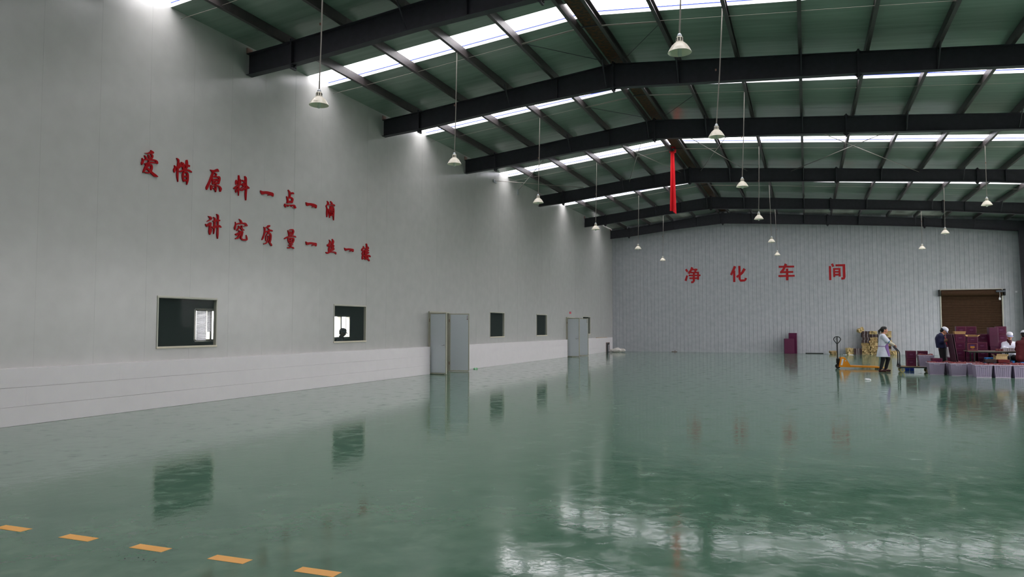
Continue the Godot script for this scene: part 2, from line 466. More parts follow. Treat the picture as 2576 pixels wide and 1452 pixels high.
func build_back_wall():
	var holes := [[7.22, 10.26, -0.1, 3.74]]
	var o := thing("wall_back", "pale blue grey back wall of narrow ribbed steel sheets", "wall", Vector3.ZERO, 0, "", "structure")
	var x := WALL_X
	var w := 0.236
	while x < RIGHT_X - 0.02:
		var x1 := minf(x + w, RIGHT_X)
		var mb := MB.new()
		for r in wall_piece(x, x1, 0.0, minf(roof_y(x), roof_y(x1)) + 0.04, holes):
			# a flat with turned back edges; the joint between two flats is a narrow recess
			var a: float = r[0] + (0.0032 if r[0] == x else 0.0)
			var b: float = r[1] - (0.0032 if r[1] == x1 else 0.0)
			var m := 0.006
			var p := [Vector2(a, -0.016), Vector2(a + m, 0.0), Vector2(lerpf(a, b, 0.34), 0.0), Vector2(lerpf(a, b, 0.37), 0.0025), Vector2(lerpf(a, b, 0.63), 0.0025), Vector2(lerpf(a, b, 0.66), 0.0), Vector2(b - m, 0.0), Vector2(b, -0.016)]
			for i in p.size() - 1:
				var q: Vector2 = p[i]
				var s: Vector2 = p[i + 1]
				mb.quad(Vector3(q.x, r[2], BACK_Z + q.y), Vector3(s.x, r[2], BACK_Z + s.y), Vector3(s.x, r[3], BACK_Z + s.y), Vector3(q.x, r[3], BACK_Z + q.y), Vector3(q.y - s.y, 0, s.x - q.x))
			mb.span(Vector3(r[0], r[2], BACK_Z - 0.05), Vector3(r[1], r[3], BACK_Z - 0.0162))
		part("wall_panel", mb, M.back, o)
		x = x1
	var core := MB.new()
	for r in wall_piece(WALL_X - 7.0, RIGHT_X + 0.2, 0.0, 9.2, holes):
		core.span(Vector3(r[0], r[2], BACK_Z - 0.18), Vector3(r[1], r[3], BACK_Z - 0.0505))
	part("wall_core", core, M.back, o)
	# roller shutter
	var d := thing("door_3", "closed brown roller shutter in the back wall behind the carton stacks", "shutter", Vector3(8.74, 0, BACK_Z), 0, "", "structure")
	var y := 0.0
	while y < 3.36:
		var mb := MB.new()
		var prev := Vector2(-0.06, y)
		for i in range(1, 6):
			var t := i / 5.0
			var q := Vector2(-0.06 + 0.02 * sin(PI * t), y + 0.098 * t)
			mb.quad(Vector3(-1.5, prev.y, prev.x), Vector3(1.5, prev.y, prev.x), Vector3(1.5, q.y, q.x), Vector3(-1.5, q.y, q.x), Vector3(0, 0, 1))
			prev = q
		mb.span(Vector3(-1.5, y, -0.075), Vector3(1.5, y + 0.098, -0.0605))
		part("slat", mb, M.shutter, d)
		y += 0.1
	var sb := MB.new()
	sb.span(Vector3(-1.56, 0, -0.17), Vector3(1.56, 3.78, -0.08))
	part("backing", sb, M.shutter, d)
	var hb := MB.new()
	hb.lathe([Vector2(0, -1.5), Vector2(0.17, -1.5), Vector2(0.17, 1.5), Vector2(0, 1.5)], 20, Vector3(0, 3.53, 0.06), Basis(Vector3(0, 0, 1), PI / 2))
	part("roll", hb, M.shutter, d)
	var gd := MB.new()
	for s in [-1, 1]: gd.bevel(Vector3(s * 1.52, 1.87, 0.0), Vector3(0.06, 3.74, 0.1), 0.004)
	gd.bevel(Vector3(0, 3.75, 0.0), Vector3(3.1, 0.05, 0.1), 0.004)
	part("guide_rail", gd, M.alu, d)
	var br := MB.new()
	for s in [-1, 1]: br.bevel(Vector3(s * 1.6, 3.55, 0.1), Vector3(0.07, 0.36, 0.34), 0.01)
	part("bracket", br, M.dark, d)
	var mo := MB.new()
	mo.lathe([Vector2(0, 0.0), Vector2(0.05, 0.0), Vector2(0.06, 0.05), Vector2(0.06, 0.4), Vector2(0.045, 0.45), Vector2(0, 0.45)], 16, Vector3(1.62, 3.6, 0.3), Basis(Vector3(0, 0, 1), PI / 2))
	part("motor", mo, M.motor, d)
	var ch := MB.new()
	ch.tube([Vector3(1.33, 3.55, 0.34), Vector3(1.34, 3.4, 0.35), Vector3(1.33, 3.25, 0.34)], 0.01, 6)
	ch.lathe([Vector2(0, 0.09), Vector2(0.035, 0.07), Vector2(0.06, 0.0), Vector2(0.05, -0.06), Vector2(0, -0.08)], 10, Vector3(1.33, 3.18, 0.34))
	part("pull_cord", ch, M.white, d)

const RIGHT_WINDOWS := [[-47.0, -43.0, 0.8, 4.8], [-41.5, -35.5, 0.8, 4.8], [-33.5, -27.5, 0.8, 4.8], [-25.5, -20.5, 0.8, 4.8]]

const ROOF_LIGHTS := [[-11.98, -11.05], [-9.35, -8.02], [-7.88, -6.6], [-4.38, -3.13], [-2.99, -1.6], [0.05, 1.43], [1.57, 2.93], [4.57, 5.86], [6.0, 7.33]]

func build_shell():
	var f := MB.new()
	f.span(Vector3(WALL_X - 6.3, -0.2, BACK_Z - 0.2), Vector3(RIGHT_X + 0.2, 0.0, FRONT_Z + 0.2))
	solo("floor", f, M.floor, "glossy green epoxy floor with wavy trowel marks and reflections", "floor", Vector3.ZERO, 0, "", "structure")
	build_left_wall()
	build_back_wall()
	var wr := MB.new()
	for r in wall_piece(BACK_Z, FRONT_Z, 0.0, 7.75, RIGHT_WINDOWS):
		wr.span(Vector3(RIGHT_X, r[2], r[0]), Vector3(RIGHT_X + 0.15, r[3], r[1]))
	solo("wall_right", wr, M.wall, "pale panelled side wall beyond the dark columns", "wall", Vector3.ZERO, 0, "", "structure")
	for i in RIGHT_WINDOWS.size():
		var q: Array = RIGHT_WINDOWS[i]
		var w := thing("window_%d" % (8 + i), "wide daylight window in the side wall beyond the columns, %s from the back wall" % ORD[i], "window", Vector3(RIGHT_X + 0.07, q[2], (q[0] + q[1]) / 2), 0, "", "structure")
		var hw: float = (q[1] - q[0]) / 2
		var fr := MB.new()
		for s in [-1.0, -0.333, 0.333, 1.0]: fr.span(Vector3(-0.04, 0, s * hw - 0.03), Vector3(0.04, 4.0, s * hw + 0.03))
		for y in [0.0, 1.33, 2.67, 4.0]: fr.span(Vector3(-0.04, y - 0.03, -hw), Vector3(0.04, y + 0.03, hw))
		part("window_frame", fr, M.alu, w)
		var pn := MB.new()
		pn.span(Vector3(-0.004, 0, -hw), Vector3(0.004, 4.0, hw))
		part("pane", pn, M.frp, w)
	var wf := MB.new()
	wf.span(Vector3(WALL_X - 6.3, 0, FRONT_Z), Vector3(RIGHT_X + 0.15, 9.1, FRONT_Z + 0.15))
	solo("wall_front", wf, M.wall, "pale end wall behind the camera", "wall", Vector3.ZERO, 0, "", "structure")
	# roof
	var c := thing("ceiling", "grey green roof panels with a faint gloss over the dark steel frames", "ceiling", Vector3.ZERO, 0, "", "structure")
	var edges := [FRONT_Z + 0.15]
	for s in STRIPS: edges.append_array([s[0], s[1]])
	edges.append(BACK_Z - 0.15)
	for i in range(0, edges.size(), 2):
		var z0: float = edges[i]
		var z1: float = edges[i + 1]
		var cnt := maxi(1, roundi((z0 - z1) / 1.0))
		for k in cnt:
			var a := lerpf(z0, z1, float(k) / cnt) - (0.0 if k == 0 else 0.0015)
			var b := lerpf(z0, z1, float(k + 1) / cnt) + (0.0 if k == cnt - 1 else 0.0015)
			var sides := [[WALL_X - 0.14, RIDGE_X], [RIDGE_X, RIGHT_X + 0.15]]
			if a < -45.9:
				sides = []
				var at := WALL_X - 0.14
				for q in ROOF_LIGHTS:
					if q[0] > RIDGE_X and at < RIDGE_X:
						sides.append([at, RIDGE_X])
						at = RIDGE_X
					if q[0] > at: sides.append([at, q[0]])
					at = q[1]
				sides.append([at, RIGHT_X + 0.15])
			for side in sides:
				var mb := MB.new()
				slab(mb, side[0], side[1], b, a, rng.randf_range(-0.001, 0.001), 0.04)
				part("roof_panel", mb, M.roof, c)
		var outer := [[WALL_X - 6.3, RIDGE_X, z0, z1], [RIDGE_X, RIGHT_X + 0.3, z0, z1]]
		if z1 < BACK_Z:
			var cz := lerpf(z0, z1, 1.0 / cnt)
			outer = [[WALL_X - 6.3, RIDGE_X, z0, cz], [RIDGE_X, RIGHT_X + 0.3, z0, cz]]
			var at := WALL_X - 6.3
			for q in ROOF_LIGHTS:
				if q[0] > RIDGE_X and at < RIDGE_X:
					outer.append([at, RIDGE_X, cz, z1])
					at = RIDGE_X
				if q[0] > at: outer.append([at, q[0], cz, z1])
				at = q[1]
			outer.append([at, RIGHT_X + 0.3, cz, z1])
		for side in outer:
			var ob := MB.new()
			slab(ob, side[0], side[1], side[3], side[2], 0.042, 0.09)
			part("outer_sheet", ob, M.foam, c)
	var rc0 := MB.new()
	rc0.span(Vector3(RIDGE_X - 0.26, roof_y(RIDGE_X - 0.26) - 0.014, -49.1), Vector3(RIDGE_X + 0.2, roof_y(RIDGE_X - 0.26) - 0.006, -5.6))
	part("ridge_cap", rc0, M.rust, c, "rust stained strip along the ridge")
	for i in STRIPS.size():
		var s: Array = STRIPS[i]
		var k := 0
		for side in [[WALL_X, RIDGE_X], [RIDGE_X, RIGHT_X]]:
			var where: String = "left" if k == 0 else "right"
			var t := thing("skylight", "bright daylight strip across the %s roof slope, %s bay from the back wall" % [where, ORD[STRIPS.size() - i]], "skylight", Vector3.ZERO, 0, "daylight strips in the roof", "structure")
			var sh := MB.new()
			slab(sh, side[0], side[1], s[1] - 0.1, s[0] + 0.1, 0.105, 0.11)
			part("sheet", sh, M.frp, t)
			var ed := MB.new()
			slab(ed, side[0], side[1], s[1], s[1] + 0.006, 0.0, 0.082)
			slab(ed, side[0], side[1], s[0] - 0.006, s[0], 0.0, 0.082)
			part("foam_edge", ed, M.foam, t)
			var fl := MB.new()
			slab(fl, side[0], side[1], s[1] - 0.02, s[1] + 0.012, 0.0825, 0.104)
			slab(fl, side[0], side[1], s[0] - 0.012, s[0] + 0.02, 0.0825, 0.104)
			part("flashing", fl, M.blue_steel, t)
			k += 1
	# grimy profiled roof lights in the last bay
	for i in ROOF_LIGHTS.size():
		var mb := MB.new()
		var x0: float = ROOF_LIGHTS[i][0] - 0.02
		var x1: float = ROOF_LIGHTS[i][1] + 0.02
		var z := -46.3
		var prof := [[0.0, 0.0], [0.09, 0.0], [0.12, -0.035], [0.17, -0.035], [0.2, 0.0]]
		while z > -49.25:
			for j in prof.size() - 1:
				var za: float = z - prof[j][0]
				var zb: float = z - prof[j + 1][0]
				var ya: float = prof[j][1] - 0.003
				var yb: float = prof[j + 1][1] - 0.003
				mb.quad(Vector3(x0, roof_y(x0) + ya, za), Vector3(x1, roof_y(x1) + ya, za), Vector3(x1, roof_y(x1) + yb, zb), Vector3(x0, roof_y(x0) + yb, zb), Vector3(0, -1, 0))
			z -= 0.2
		solo("roof_light", mb, M.sheet, "grimy profiled roof light in the last bay, %s from the partition" % ORD[i], "roof light", Vector3.ZERO, 0, "profiled roof lights over the back wall")
	# rooms behind the partition
	var rm := MB.new()
	rm.span(Vector3(-18.2, 0, -49.3), Vector3(-18.0, 8.2, -27.6))
	for r in wall_piece(-27.6, FRONT_Z, 0.0, 8.2, [[-19.75, -18.4, 1.17, 2.16], [-27.05, -25.75, 1.15, 2.07]]):
		rm.span(Vector3(-18.2, r[2], r[0]), Vector3(-18.0, r[3], r[1]))
	solo("wall_outer", rm, M.room, "dim outer wall of the side rooms, seen through the partition windows", "wall", Vector3.ZERO, 0, "", "structure")
	var rc := MB.new()
	rc.span(Vector3(-18.2, 3.0, -49.3), Vector3(WALL_X - 0.145, 3.1, FRONT_Z))
	solo("ceiling_2", rc, M.room, "low ceiling of the dim side rooms behind the partition", "ceiling", Vector3.ZERO, 0, "", "structure")
	for z in [-8.0, -28.2, -37.0, -48.0]:
		var rw := MB.new()
		rw.span(Vector3(-18.0, 0, z), Vector3(WALL_X - 0.145, 3.0, z + 0.1))
		solo("wall_room", rw, M.room, "cross wall between two dim side rooms, number %d along the partition" % (absi(int(z)) / 8), "wall", Vector3.ZERO, 0, "", "structure")
	for d in [[-19.75, -18.4, 1.17, 2.16, "6"], [-27.05, -25.75, 1.15, 2.07, "7"]]:
		var w := thing("window_" + d[4], "bright outside window at the far side of the room seen through the %s partition window" % ("first" if d[4] == "6" else "second"), "window", Vector3(-18.1, d[2], (d[0] + d[1]) / 2), 0, "", "structure")
		var hw: float = (d[1] - d[0]) / 2
		var hh: float = d[3] - d[2]
		var fr := MB.new()
		for s in [-1.0, 0.0, 1.0]: fr.span(Vector3(-0.05, 0, s * hw - 0.04), Vector3(0.12, hh, s * hw + 0.04))
		for y in [0.0, hh]: fr.span(Vector3(-0.05, y - 0.04, -hw), Vector3(0.12, y + 0.04, hw))
		part("window_frame", fr, M.alu, w)
		var pn := MB.new()
		pn.span(Vector3(-0.01, 0, -hw), Vector3(0.0, hh, hw))
		part("pane", pn, M.glass, w)
		if d[4] == "6":
			for k in 24:
				var sl := MB.new()
				sl.box(Vector3(0.16, 0.02 + k * 0.04, 19.075 - 18.62), Vector3(0.042, 0.002, 0.42), Basis(Vector3(0, 0, 1), -1.1))
				part("blind_slat", sl, M.white, w)
			for k in 17:
				var sl := MB.new()
				sl.box(Vector3(0.16, 0.3 + k * 0.04, 19.075 - 18.95), Vector3(0.042, 0.002, 0.17), Basis(Vector3(0, 0, 1), -1.1))
				part("blind_slat", sl, M.white, w)

# ---------------------------------------------------------------- steelwork
const TOP := [[-12.05, 7.98], [-10.8, 8.1], [-7.64, 8.47], [-4.8, 8.8], [1.3, 8.31], [6.45, 7.87], [9.9, 7.58], [11.5, 7.45]]
const BOT := [[-12.05, 7.47], [-10.8, 7.57], [-7.64, 7.92], [-4.8, 8.14], [1.3, 7.77], [6.45, 7.39], [9.9, 7.02], [11.5, 6.85]]

func line_y(t: Array, x: float) -> float:
	for i in t.size() - 1:
		if x <= t[i + 1][0]: return lerpf(t[i][1], t[i + 1][1], (x - t[i][0]) / (t[i + 1][0] - t[i][0]))
	return t[-1][1]

func build_frames():
	for i in FRAMES.size():
		var z: float = FRAMES[i]
		var says: String = ["nearest dark steel roof rafter, at the top of the view", "second dark steel rafter from the camera", "third dark steel rafter from the camera", "fourth dark steel rafter from the camera", "fifth dark steel rafter, last before the back wall", "dark steel rafter lying against the back wall"][i]
		var o := thing("rafter", says, "roof beam", Vector3(0, 0, z), 0, "portal frame rafters", "structure")
		for k in TOP.size() - 1:
			var mb := MB.new()
			var a: Array = [TOP[k], TOP[k + 1], BOT[k], BOT[k + 1]]
			var hx := func(y0: float, y1: float, y2: float, y3: float, hw: float):
				var p := []
				for q in 8:
					var lr := q & 1
					p.append(Vector3(a[0][0] if lr == 0 else a[1][0], ([y0, y1] if ((q >> 1) & 1) == 0 else [y2, y3])[lr], -hw if (q >> 2) == 0 else hw))
				mb.hexa(p)
			hx.call(a[2][1], a[3][1], a[0][1], a[1][1], 0.005)
			hx.call(a[2][1], a[3][1], a[2][1] + 0.013, a[3][1] + 0.013, 0.1)
			hx.call(a[0][1] - 0.013, a[1][1] - 0.013, a[0][1], a[1][1], 0.1)
			part("beam_segment", mb, M.steel, o)
		for x in [-10.8, -4.8, 1.3, 6.45]:
			var mb := MB.new()
			var t := line_y(TOP, x)
			var b := line_y(BOT, x)
			mb.box(Vector3(x, (t + b) / 2 - 0.02, 0), Vector3(0.045, t - b + 0.16, 0.2))
			for s in [-1, 1]:
				mb.prism([Vector2(0, 0), Vector2(0.1, 0), Vector2(0, -0.1)], Vector3(x, b, -0.006), Vector3(s, 0, 0), Vector3(0, 1, 0), Vector3(0, 0, 0.012))
				if x > -10: mb.prism([Vector2(0, 0), Vector2(0.1, 0), Vector2(0, 0.08)], Vector3(x, t, -0.006), Vector3(s, 0, 0), Vector3(0, 1, 0), Vector3(0, 0, 0.012))
			for yy in [b + 0.08, t - 0.08, b - 0.05]:
				for s in [-0.06, 0.06]:
					mb.tube([Vector3(x - 0.045, yy, s), Vector3(x + 0.045, yy, s)], 0.012, 6)
			part("splice_plate", mb, M.steel, o)
		for x in [-7.83, -4.99, -3.03, 0.0, 3.0, 5.95, 8.9]:   # braces from the purlins down to the bottom flange
			var mb := MB.new()
			for s in ([1] if i == 5 else [1, -1]):
				mb.tube([Vector3(x, line_y(TOP, x) + 0.02, s * 0.5), Vector3(x, line_y(BOT, x) + 0.06, s * 0.06)], 0.02, 6)
			part("flange_brace", mb, M.steel, o)
		for x in [-6.4, -3.03, 0.0, 3.0, 7.4]:
			var st := MB.new()
			var b := line_y(BOT, x)
			var t := line_y(TOP, x)
			st.span(Vector3(x - 0.004, b, 0.0), Vector3(x + 0.004, t, 0.095))
			part("stiffener", st, M.steel, o)
		# end plate and foam plug where the rafter goes through the partition
		var pl := MB.new()
		pl.span(Vector3(WALL_X, 7.99, -0.09), Vector3(WALL_X + 0.03, 8.12, 0.09))
		part("foam_plug", pl, M.plug, o)

func build_columns():
	for i in [5, 4]:
		var z: float = FRAMES[i] + (0.2 if i == 5 else 0.0)
		var o := thing("column", ["dark tapered steel column at the right edge, in front of the back wall", "dark tapered steel column out by the right wall, under the fifth rafter"][5 - i], "column", Vector3(0, 0, z), 0, "", "structure")
		var w := MB.new()
		w.prism([Vector2(10.98, 6.95), Vector2(11.5, 6.95), Vector2(11.5, 0.0), Vector2(11.17, 0.0)], Vector3(0, 0, -0.005), Vector3.RIGHT, Vector3.UP, Vector3(0, 0, 0.01))
		part("web", w, M.steel, o)
		var fl := MB.new()
		fl.prism([Vector2(10.98, 6.95), Vector2(10.995, 6.95), Vector2(11.185, 0.0), Vector2(11.17, 0.0)], Vector3(0, 0, -0.12), Vector3.RIGHT, Vector3.UP, Vector3(0, 0, 0.24))
		fl.span(Vector3(11.485, 0, -0.12), Vector3(11.5, 7.3, 0.12))
		part("flange", fl, M.steel, o)
		var bp := MB.new()
		bp.span(Vector3(11.08, 0, -0.18), Vector3(11.58, 0.03, 0.18))
		part("base_plate", bp, M.steel, o)

func bay_name(b: int) -> String:
	return ["before the nearest rafter", "between the nearest and second rafters", "between the second and third rafters", "between the third and fourth rafters", "between the fourth and fifth rafters", "between the fifth rafter and the back wall"][b]

func build_purlins():
	for b in 6:
		var z0: float = (-7.8 if b == 0 else FRAMES[b - 1]) - 0.002
		var z1: float = FRAMES[b] + 0.002
		for i in PURLINS.size():
			var x: float = PURLINS[i]
			var y0 := line_y(TOP, x) + 0.004
			var y1 := roof_y(x) - (0.045 if b == 5 else 0.004)
			var s := 1.0 if x < RIDGE_X else -1.0
			var mb := MB.new()
			var o := Vector3(x, y0, z0)
			var hgt := y1 - y0
			# a C: web towards the ridge, flanges and lips away from it
			var poly := [Vector2(0.042, 0), Vector2(0.042, hgt), Vector2(-0.042, hgt), Vector2(-0.042, hgt - 0.02), Vector2(-0.038, hgt - 0.02), Vector2(-0.038, hgt - 0.004), Vector2(0.038, hgt - 0.004), Vector2(0.038, 0.004), Vector2(-0.038, 0.004), Vector2(-0.038, 0.02), Vector2(-0.042, 0.02), Vector2(-0.042, 0)]
			mb.prism(poly, o, Vector3(s, 0, 0), Vector3(0, 1, 0), Vector3(0, 0, z1 - z0))
			var rank := (5 - i) if i < 5 else (i - 4)
			solo("purlin", mb, M.purlin, "steel purlin, %s %s of ridge, %s" % [ORD[rank - 1], "left" if i < 5 else "right", bay_name(b)], "purlin", Vector3.ZERO, 0, "roof purlins")

func rod(called: String, a: Vector3, b: Vector3, r: float, m: Material, label: String, cat := "tie rod", grp := "thin roof rods"):
	var mb := MB.new()
	var mid := (a + b) / 2.0
	mb.tube([a - mid, b - mid], r, 6)
	solo(called, mb, m, label, cat, mid, 0, grp)

func build_rods():
	var zr := [-11.75, -17.15, -22.95, -30.5, -38.9]
	for b in 5:
		var z: float = zr[b]
		for side in 2:
			var xs: Array = [-12.04, -10.98, -9.42, -7.95, -6.52, -5.05] if side == 0 else [-4.45, -3.06, -1.54, -0.02, 1.5, 3.0, 4.5, 5.95, 7.4, 8.9, 10.4]
			var o := thing("tie_rod", "thin rods tying the %s slope purlins, %s" % ["left" if side == 0 else "right", bay_name(b)], "tie rod", Vector3(0, 0, z), 0, "rods tying the purlins")
			var mb := MB.new()
			for k in xs.size() - 1:
				mb.tube([Vector3(xs[k], line_y(TOP, xs[k]) + 0.05, 0.02 * (k % 2)), Vector3(xs[k + 1], line_y(TOP, xs[k + 1]) + 0.05, 0.02 * (k % 2))], 0.0055, 5)
			part("rod", mb, M.rod, o)
			var st := MB.new()
			var q: Array = [xs[-2], xs[-1]] if side == 0 else [xs[0], xs[1]]
			st.tube([Vector3(q[0], line_y(TOP, q[0]) + 0.05, -0.03), Vector3(q[1], line_y(TOP, q[1]) + 0.05, -0.03)], 0.02, 8)
			part("strut", st, M.rod, o)
		rod("ridge_strut", Vector3(-4.96, 8.86, z - 0.05), Vector3(-4.45, 8.86, z - 0.05), 0.018, M.steel, "short strut joining the two ridge purlins, %s" % bay_name(b), "strut", "ridge struts")
		if b in [1, 2]:
			rod("diagonal_rod", Vector3(-6.41, line_y(TOP, -6.41) + 0.06, z - 0.1), Vector3(-5.02, line_y(TOP, -5.0) + 0.06, FRAMES[b] + 0.3), 0.008, M.steel, "thin diagonal rod left of the ridge, %s" % bay_name(b))
			rod("diagonal_rod", Vector3(-3.03, line_y(TOP, -3.03) + 0.06, z - 0.1), Vector3(-4.4, line_y(TOP, -4.4) + 0.06, FRAMES[b] + 0.3), 0.008, M.steel, "thin diagonal rod right of the ridge, %s" % bay_name(b))
	# crossed bracing between the third and fourth rafters
	var X := [[-3.7, -2.3, "first arm of the bracing cross just right of the ridge"], [-2.36, -4.3, "second arm of the bracing cross just right of the ridge"], [0.48, 4.39, "first arm of the wide bracing cross on the right slope"], [2.6, -0.49, "second arm of the wide bracing cross on the right slope"], [-6.19, -5.19, "first arm of the bracing cross left of the ridge"], [-5.26, -7.57, "second arm of the bracing cross left of the ridge"]]
	for q in X:
		rod("bracing_rod", Vector3(q[0], line_y(BOT, q[0]) + 0.1, -25.95), Vector3(q[1], line_y(TOP, q[1]) - 0.12, -34.25), 0.012, M.rod, q[2] + ", thin steel rod", "bracing rod", "crossed roof bracing")
	rod("bracing_rod", Vector3(-12.0, 7.71, -28.63), Vector3(-9.78, 8.25, -34.25), 0.014, M.rod, "bracing rod running out from a bracket high on the partition", "bracing rod", "crossed roof bracing")
	rod("bracing_rod", Vector3(-12.0, 7.78, -31.37), Vector3(-8.95, 7.75, -25.95), 0.012, M.rod, "bracing rod rising from the partition towards the third rafter", "bracing rod", "crossed roof bracing")
	for k in 2:
		var mb := MB.new()
		mb.bevel(Vector3(0.02, 0, 0), Vector3(0.04, 0.12 if k == 0 else 0.26, 0.34 if k == 0 else 0.08), 0.006)
		solo("wall_bracket", mb, M.galv, ["wide steel bracket high on the partition holding a bracing rod", "narrow upright bracket high on the partition holding a bracing rod"][k], "bracket", Vector3(WALL_X + 0.002, 7.7, -28.7 if k == 0 else -31.4))

# ---------------------------------------------------------------- lamps, banner, letters, floor marks
func make_lamp() -> Node3D:
	var o := Node3D.new()
	add_child(o, true)
	var rod_m := MB.new()
	rod_m.tube([Vector3(0, 0.26, 0), Vector3(0.004, 1.4, 0), Vector3(0, 2.9, 0)], 0.011, 8)
	part("suspension_rod", rod_m, M.rod, o)
	var jn := MB.new()
	jn.tube([Vector3(0.004, 1.46, 0), Vector3(0.004, 1.5, 0)], 0.016, 8)
	part("coupling", jn, M.brass, o)
	var cap := MB.new()
	cap.lathe([Vector2(0.0, 0.285), Vector2(0.022, 0.285), Vector2(0.034, 0.262), Vector2(0.036, 0.232), Vector2(0, 0.232)], 16)
	part("cap", cap, M.galv, o)
	var neck := MB.new()
	neck.lathe([Vector2(0.0, 0.236), Vector2(0.042, 0.236), Vector2(0.05, 0.225), Vector2(0.056, 0.15), Vector2(0.0, 0.15)], 20)
	var nk := part("neck", neck, M.shade_cream, o)
	for k in 8:
		var slots := MB.new()
		var a := TAU * k / 8
		slots.box(Vector3(cos(a) * 0.0535, 0.19, sin(a) * 0.0535), Vector3(0.006, 0.05, 0.014), Basis(Vector3.UP, -a))
		part("vent_slot", slots, M.dark, nk)
	var sh := MB.new()
	sh.lathe([Vector2(0.05, 0.152), Vector2(0.075, 0.142), Vector2(0.112, 0.105), Vector2(0.145, 0.055), Vector2(0.168, 0.012), Vector2(0.175, 0.0)], 36)
	sh.lathe([Vector2(0.175, 0.0), Vector2(0.172, -0.004), Vector2(0.164, 0.012), Vector2(0.14, 0.055), Vector2(0.107, 0.103), Vector2(0.072, 0.138), Vector2(0.0, 0.146)], 36)
	part("shade", sh, M.shade_cream, o)
	var tb := MB.new()
	for k in 3:
		var a := TAU * k / 3
		var c := Vector3(cos(a), 0, sin(a)) * 0.02
		var t := Vector3(-sin(a), 0, cos(a)) * 0.011
		tb.tube([c + t + Vector3(0, 0.14, 0), c + t + Vector3(0, -0.035, 0), c + t * 0.4 + Vector3(0, -0.05, 0), c - t * 0.4 + Vector3(0, -0.05, 0), c - t + Vector3(0, -0.035, 0), c - t + Vector3(0, 0.14, 0)], 0.0085, 8)
	part("tube", tb, M.bulb, o)
	return o

func build_lamps():
	var proto := make_lamp()
	var hang := [-7.99, -1.57, 5.9]
	var zs := [-11.05, -16.6, -22.85, -30.0, -38.4, -45.6]
	var rows := [[-8.05, 0, 5.57, "row beside the grey partition"], [-1.6, 0, 5.66, "row just right of the ridge"], [5.9, 3, 5.75, "right hand row above the cartons"]]
	var nm := ["nearest", "second", "third", "fourth", "fifth", "farthest"]
	var first := true
	for r in rows:
		for k in range(r[1], 6):
			var x: float = r[0]
			if r[1] == 0 and r[0] > -3: x = [-1.67, -1.74, -1.68, -1.62, -1.5, -1.48][k]
			var y: float = r[2] + (0.0 if k == 0 else 0.07)
			var at := Vector3(x, y, zs[k])
			var rank: String = nm[k] if r[1] == 0 else ["nearest", "second", "farthest"][k - 3]
			var label := "cream bell-shaped pendant lamp, %s of the %s" % [rank, r[3]]
			var o: Node3D
			if first:
				o = proto; o.name = numbered("pendant_lamp"); o.position = at
				tag(o, label, "lamp", "cream pendant lamps")
				first = false
			else:
				o = copy(proto, "pendant_lamp", at, 0.0, label)
			# stretch nothing: the rod is cut to reach the purlin above
			var rm := MB.new()
			var near: float = hang[0] if x < -7.0 else (clampf(x + 0.09, -1.58, hang[1]) if x < 0.0 else hang[2])
			var up := line_y(TOP, near) + 0.02 - y
			rm.tube([Vector3(0, 0.26, 0), Vector3((near - x) * 0.5 + 0.004, up * 0.5, 0), Vector3(near - x, up, 0)], 0.0115, 8)
			(o.get_node("suspension_rod") as MeshInstance3D).mesh = rm.mesh()

func build_banner():
	var o := thing("banner", "long narrow red cloth tied over the ridge purlin and hanging down", "banner", Vector3(-4.96, 8.9, -30.6))
	var mb := MB.new()
	var rows := 24
	var cols := 14
	var pt := func(i: int, j: int, back: float) -> Vector3:
		var t := float(i) / rows
		var s := float(j) / cols
		var w := lerpf(0.15, 0.25, t)
		var y := -0.12 - 2.45 * t - 0.16 * t * absf(s - 0.15) * (1.0 if s > 0.5 else 0.3)
		return Vector3((s - 0.5) * w, y, 0.045 * sin(s * 9.0 + t * 1.4) * (0.4 + t * 0.6) + back)
	for i in rows:
		for j in cols:
			for bk in [0.003, -0.003]:
				var a: Vector3 = pt.call(i, j, bk)
				var b: Vector3 = pt.call(i, j + 1, bk)
				var c: Vector3 = pt.call(i + 1, j + 1, bk)
				var d: Vector3 = pt.call(i + 1, j, bk)
				mb.quad(a, b, c, d, Vector3(0, 0, bk))
	part("cloth", mb, M.cloth_red, o)
	var k := MB.new()
	for i in 4:
		k.tube([Vector3(-0.09, -0.16, 0.02 - i * 0.05), Vector3(-0.1, 0.02, 0.02 - i * 0.05), Vector3(0.02, 0.08, 0.0 - i * 0.05), Vector3(0.1, 0.0, -i * 0.05), Vector3(0.09, -0.14, 0.0 - i * 0.05), Vector3(0.0, -0.19, 0.02)], [0.03, 0.036, 0.03, 0.034, 0.034, 0.03], 7)
	part("knot", k, M.cloth_red, o)

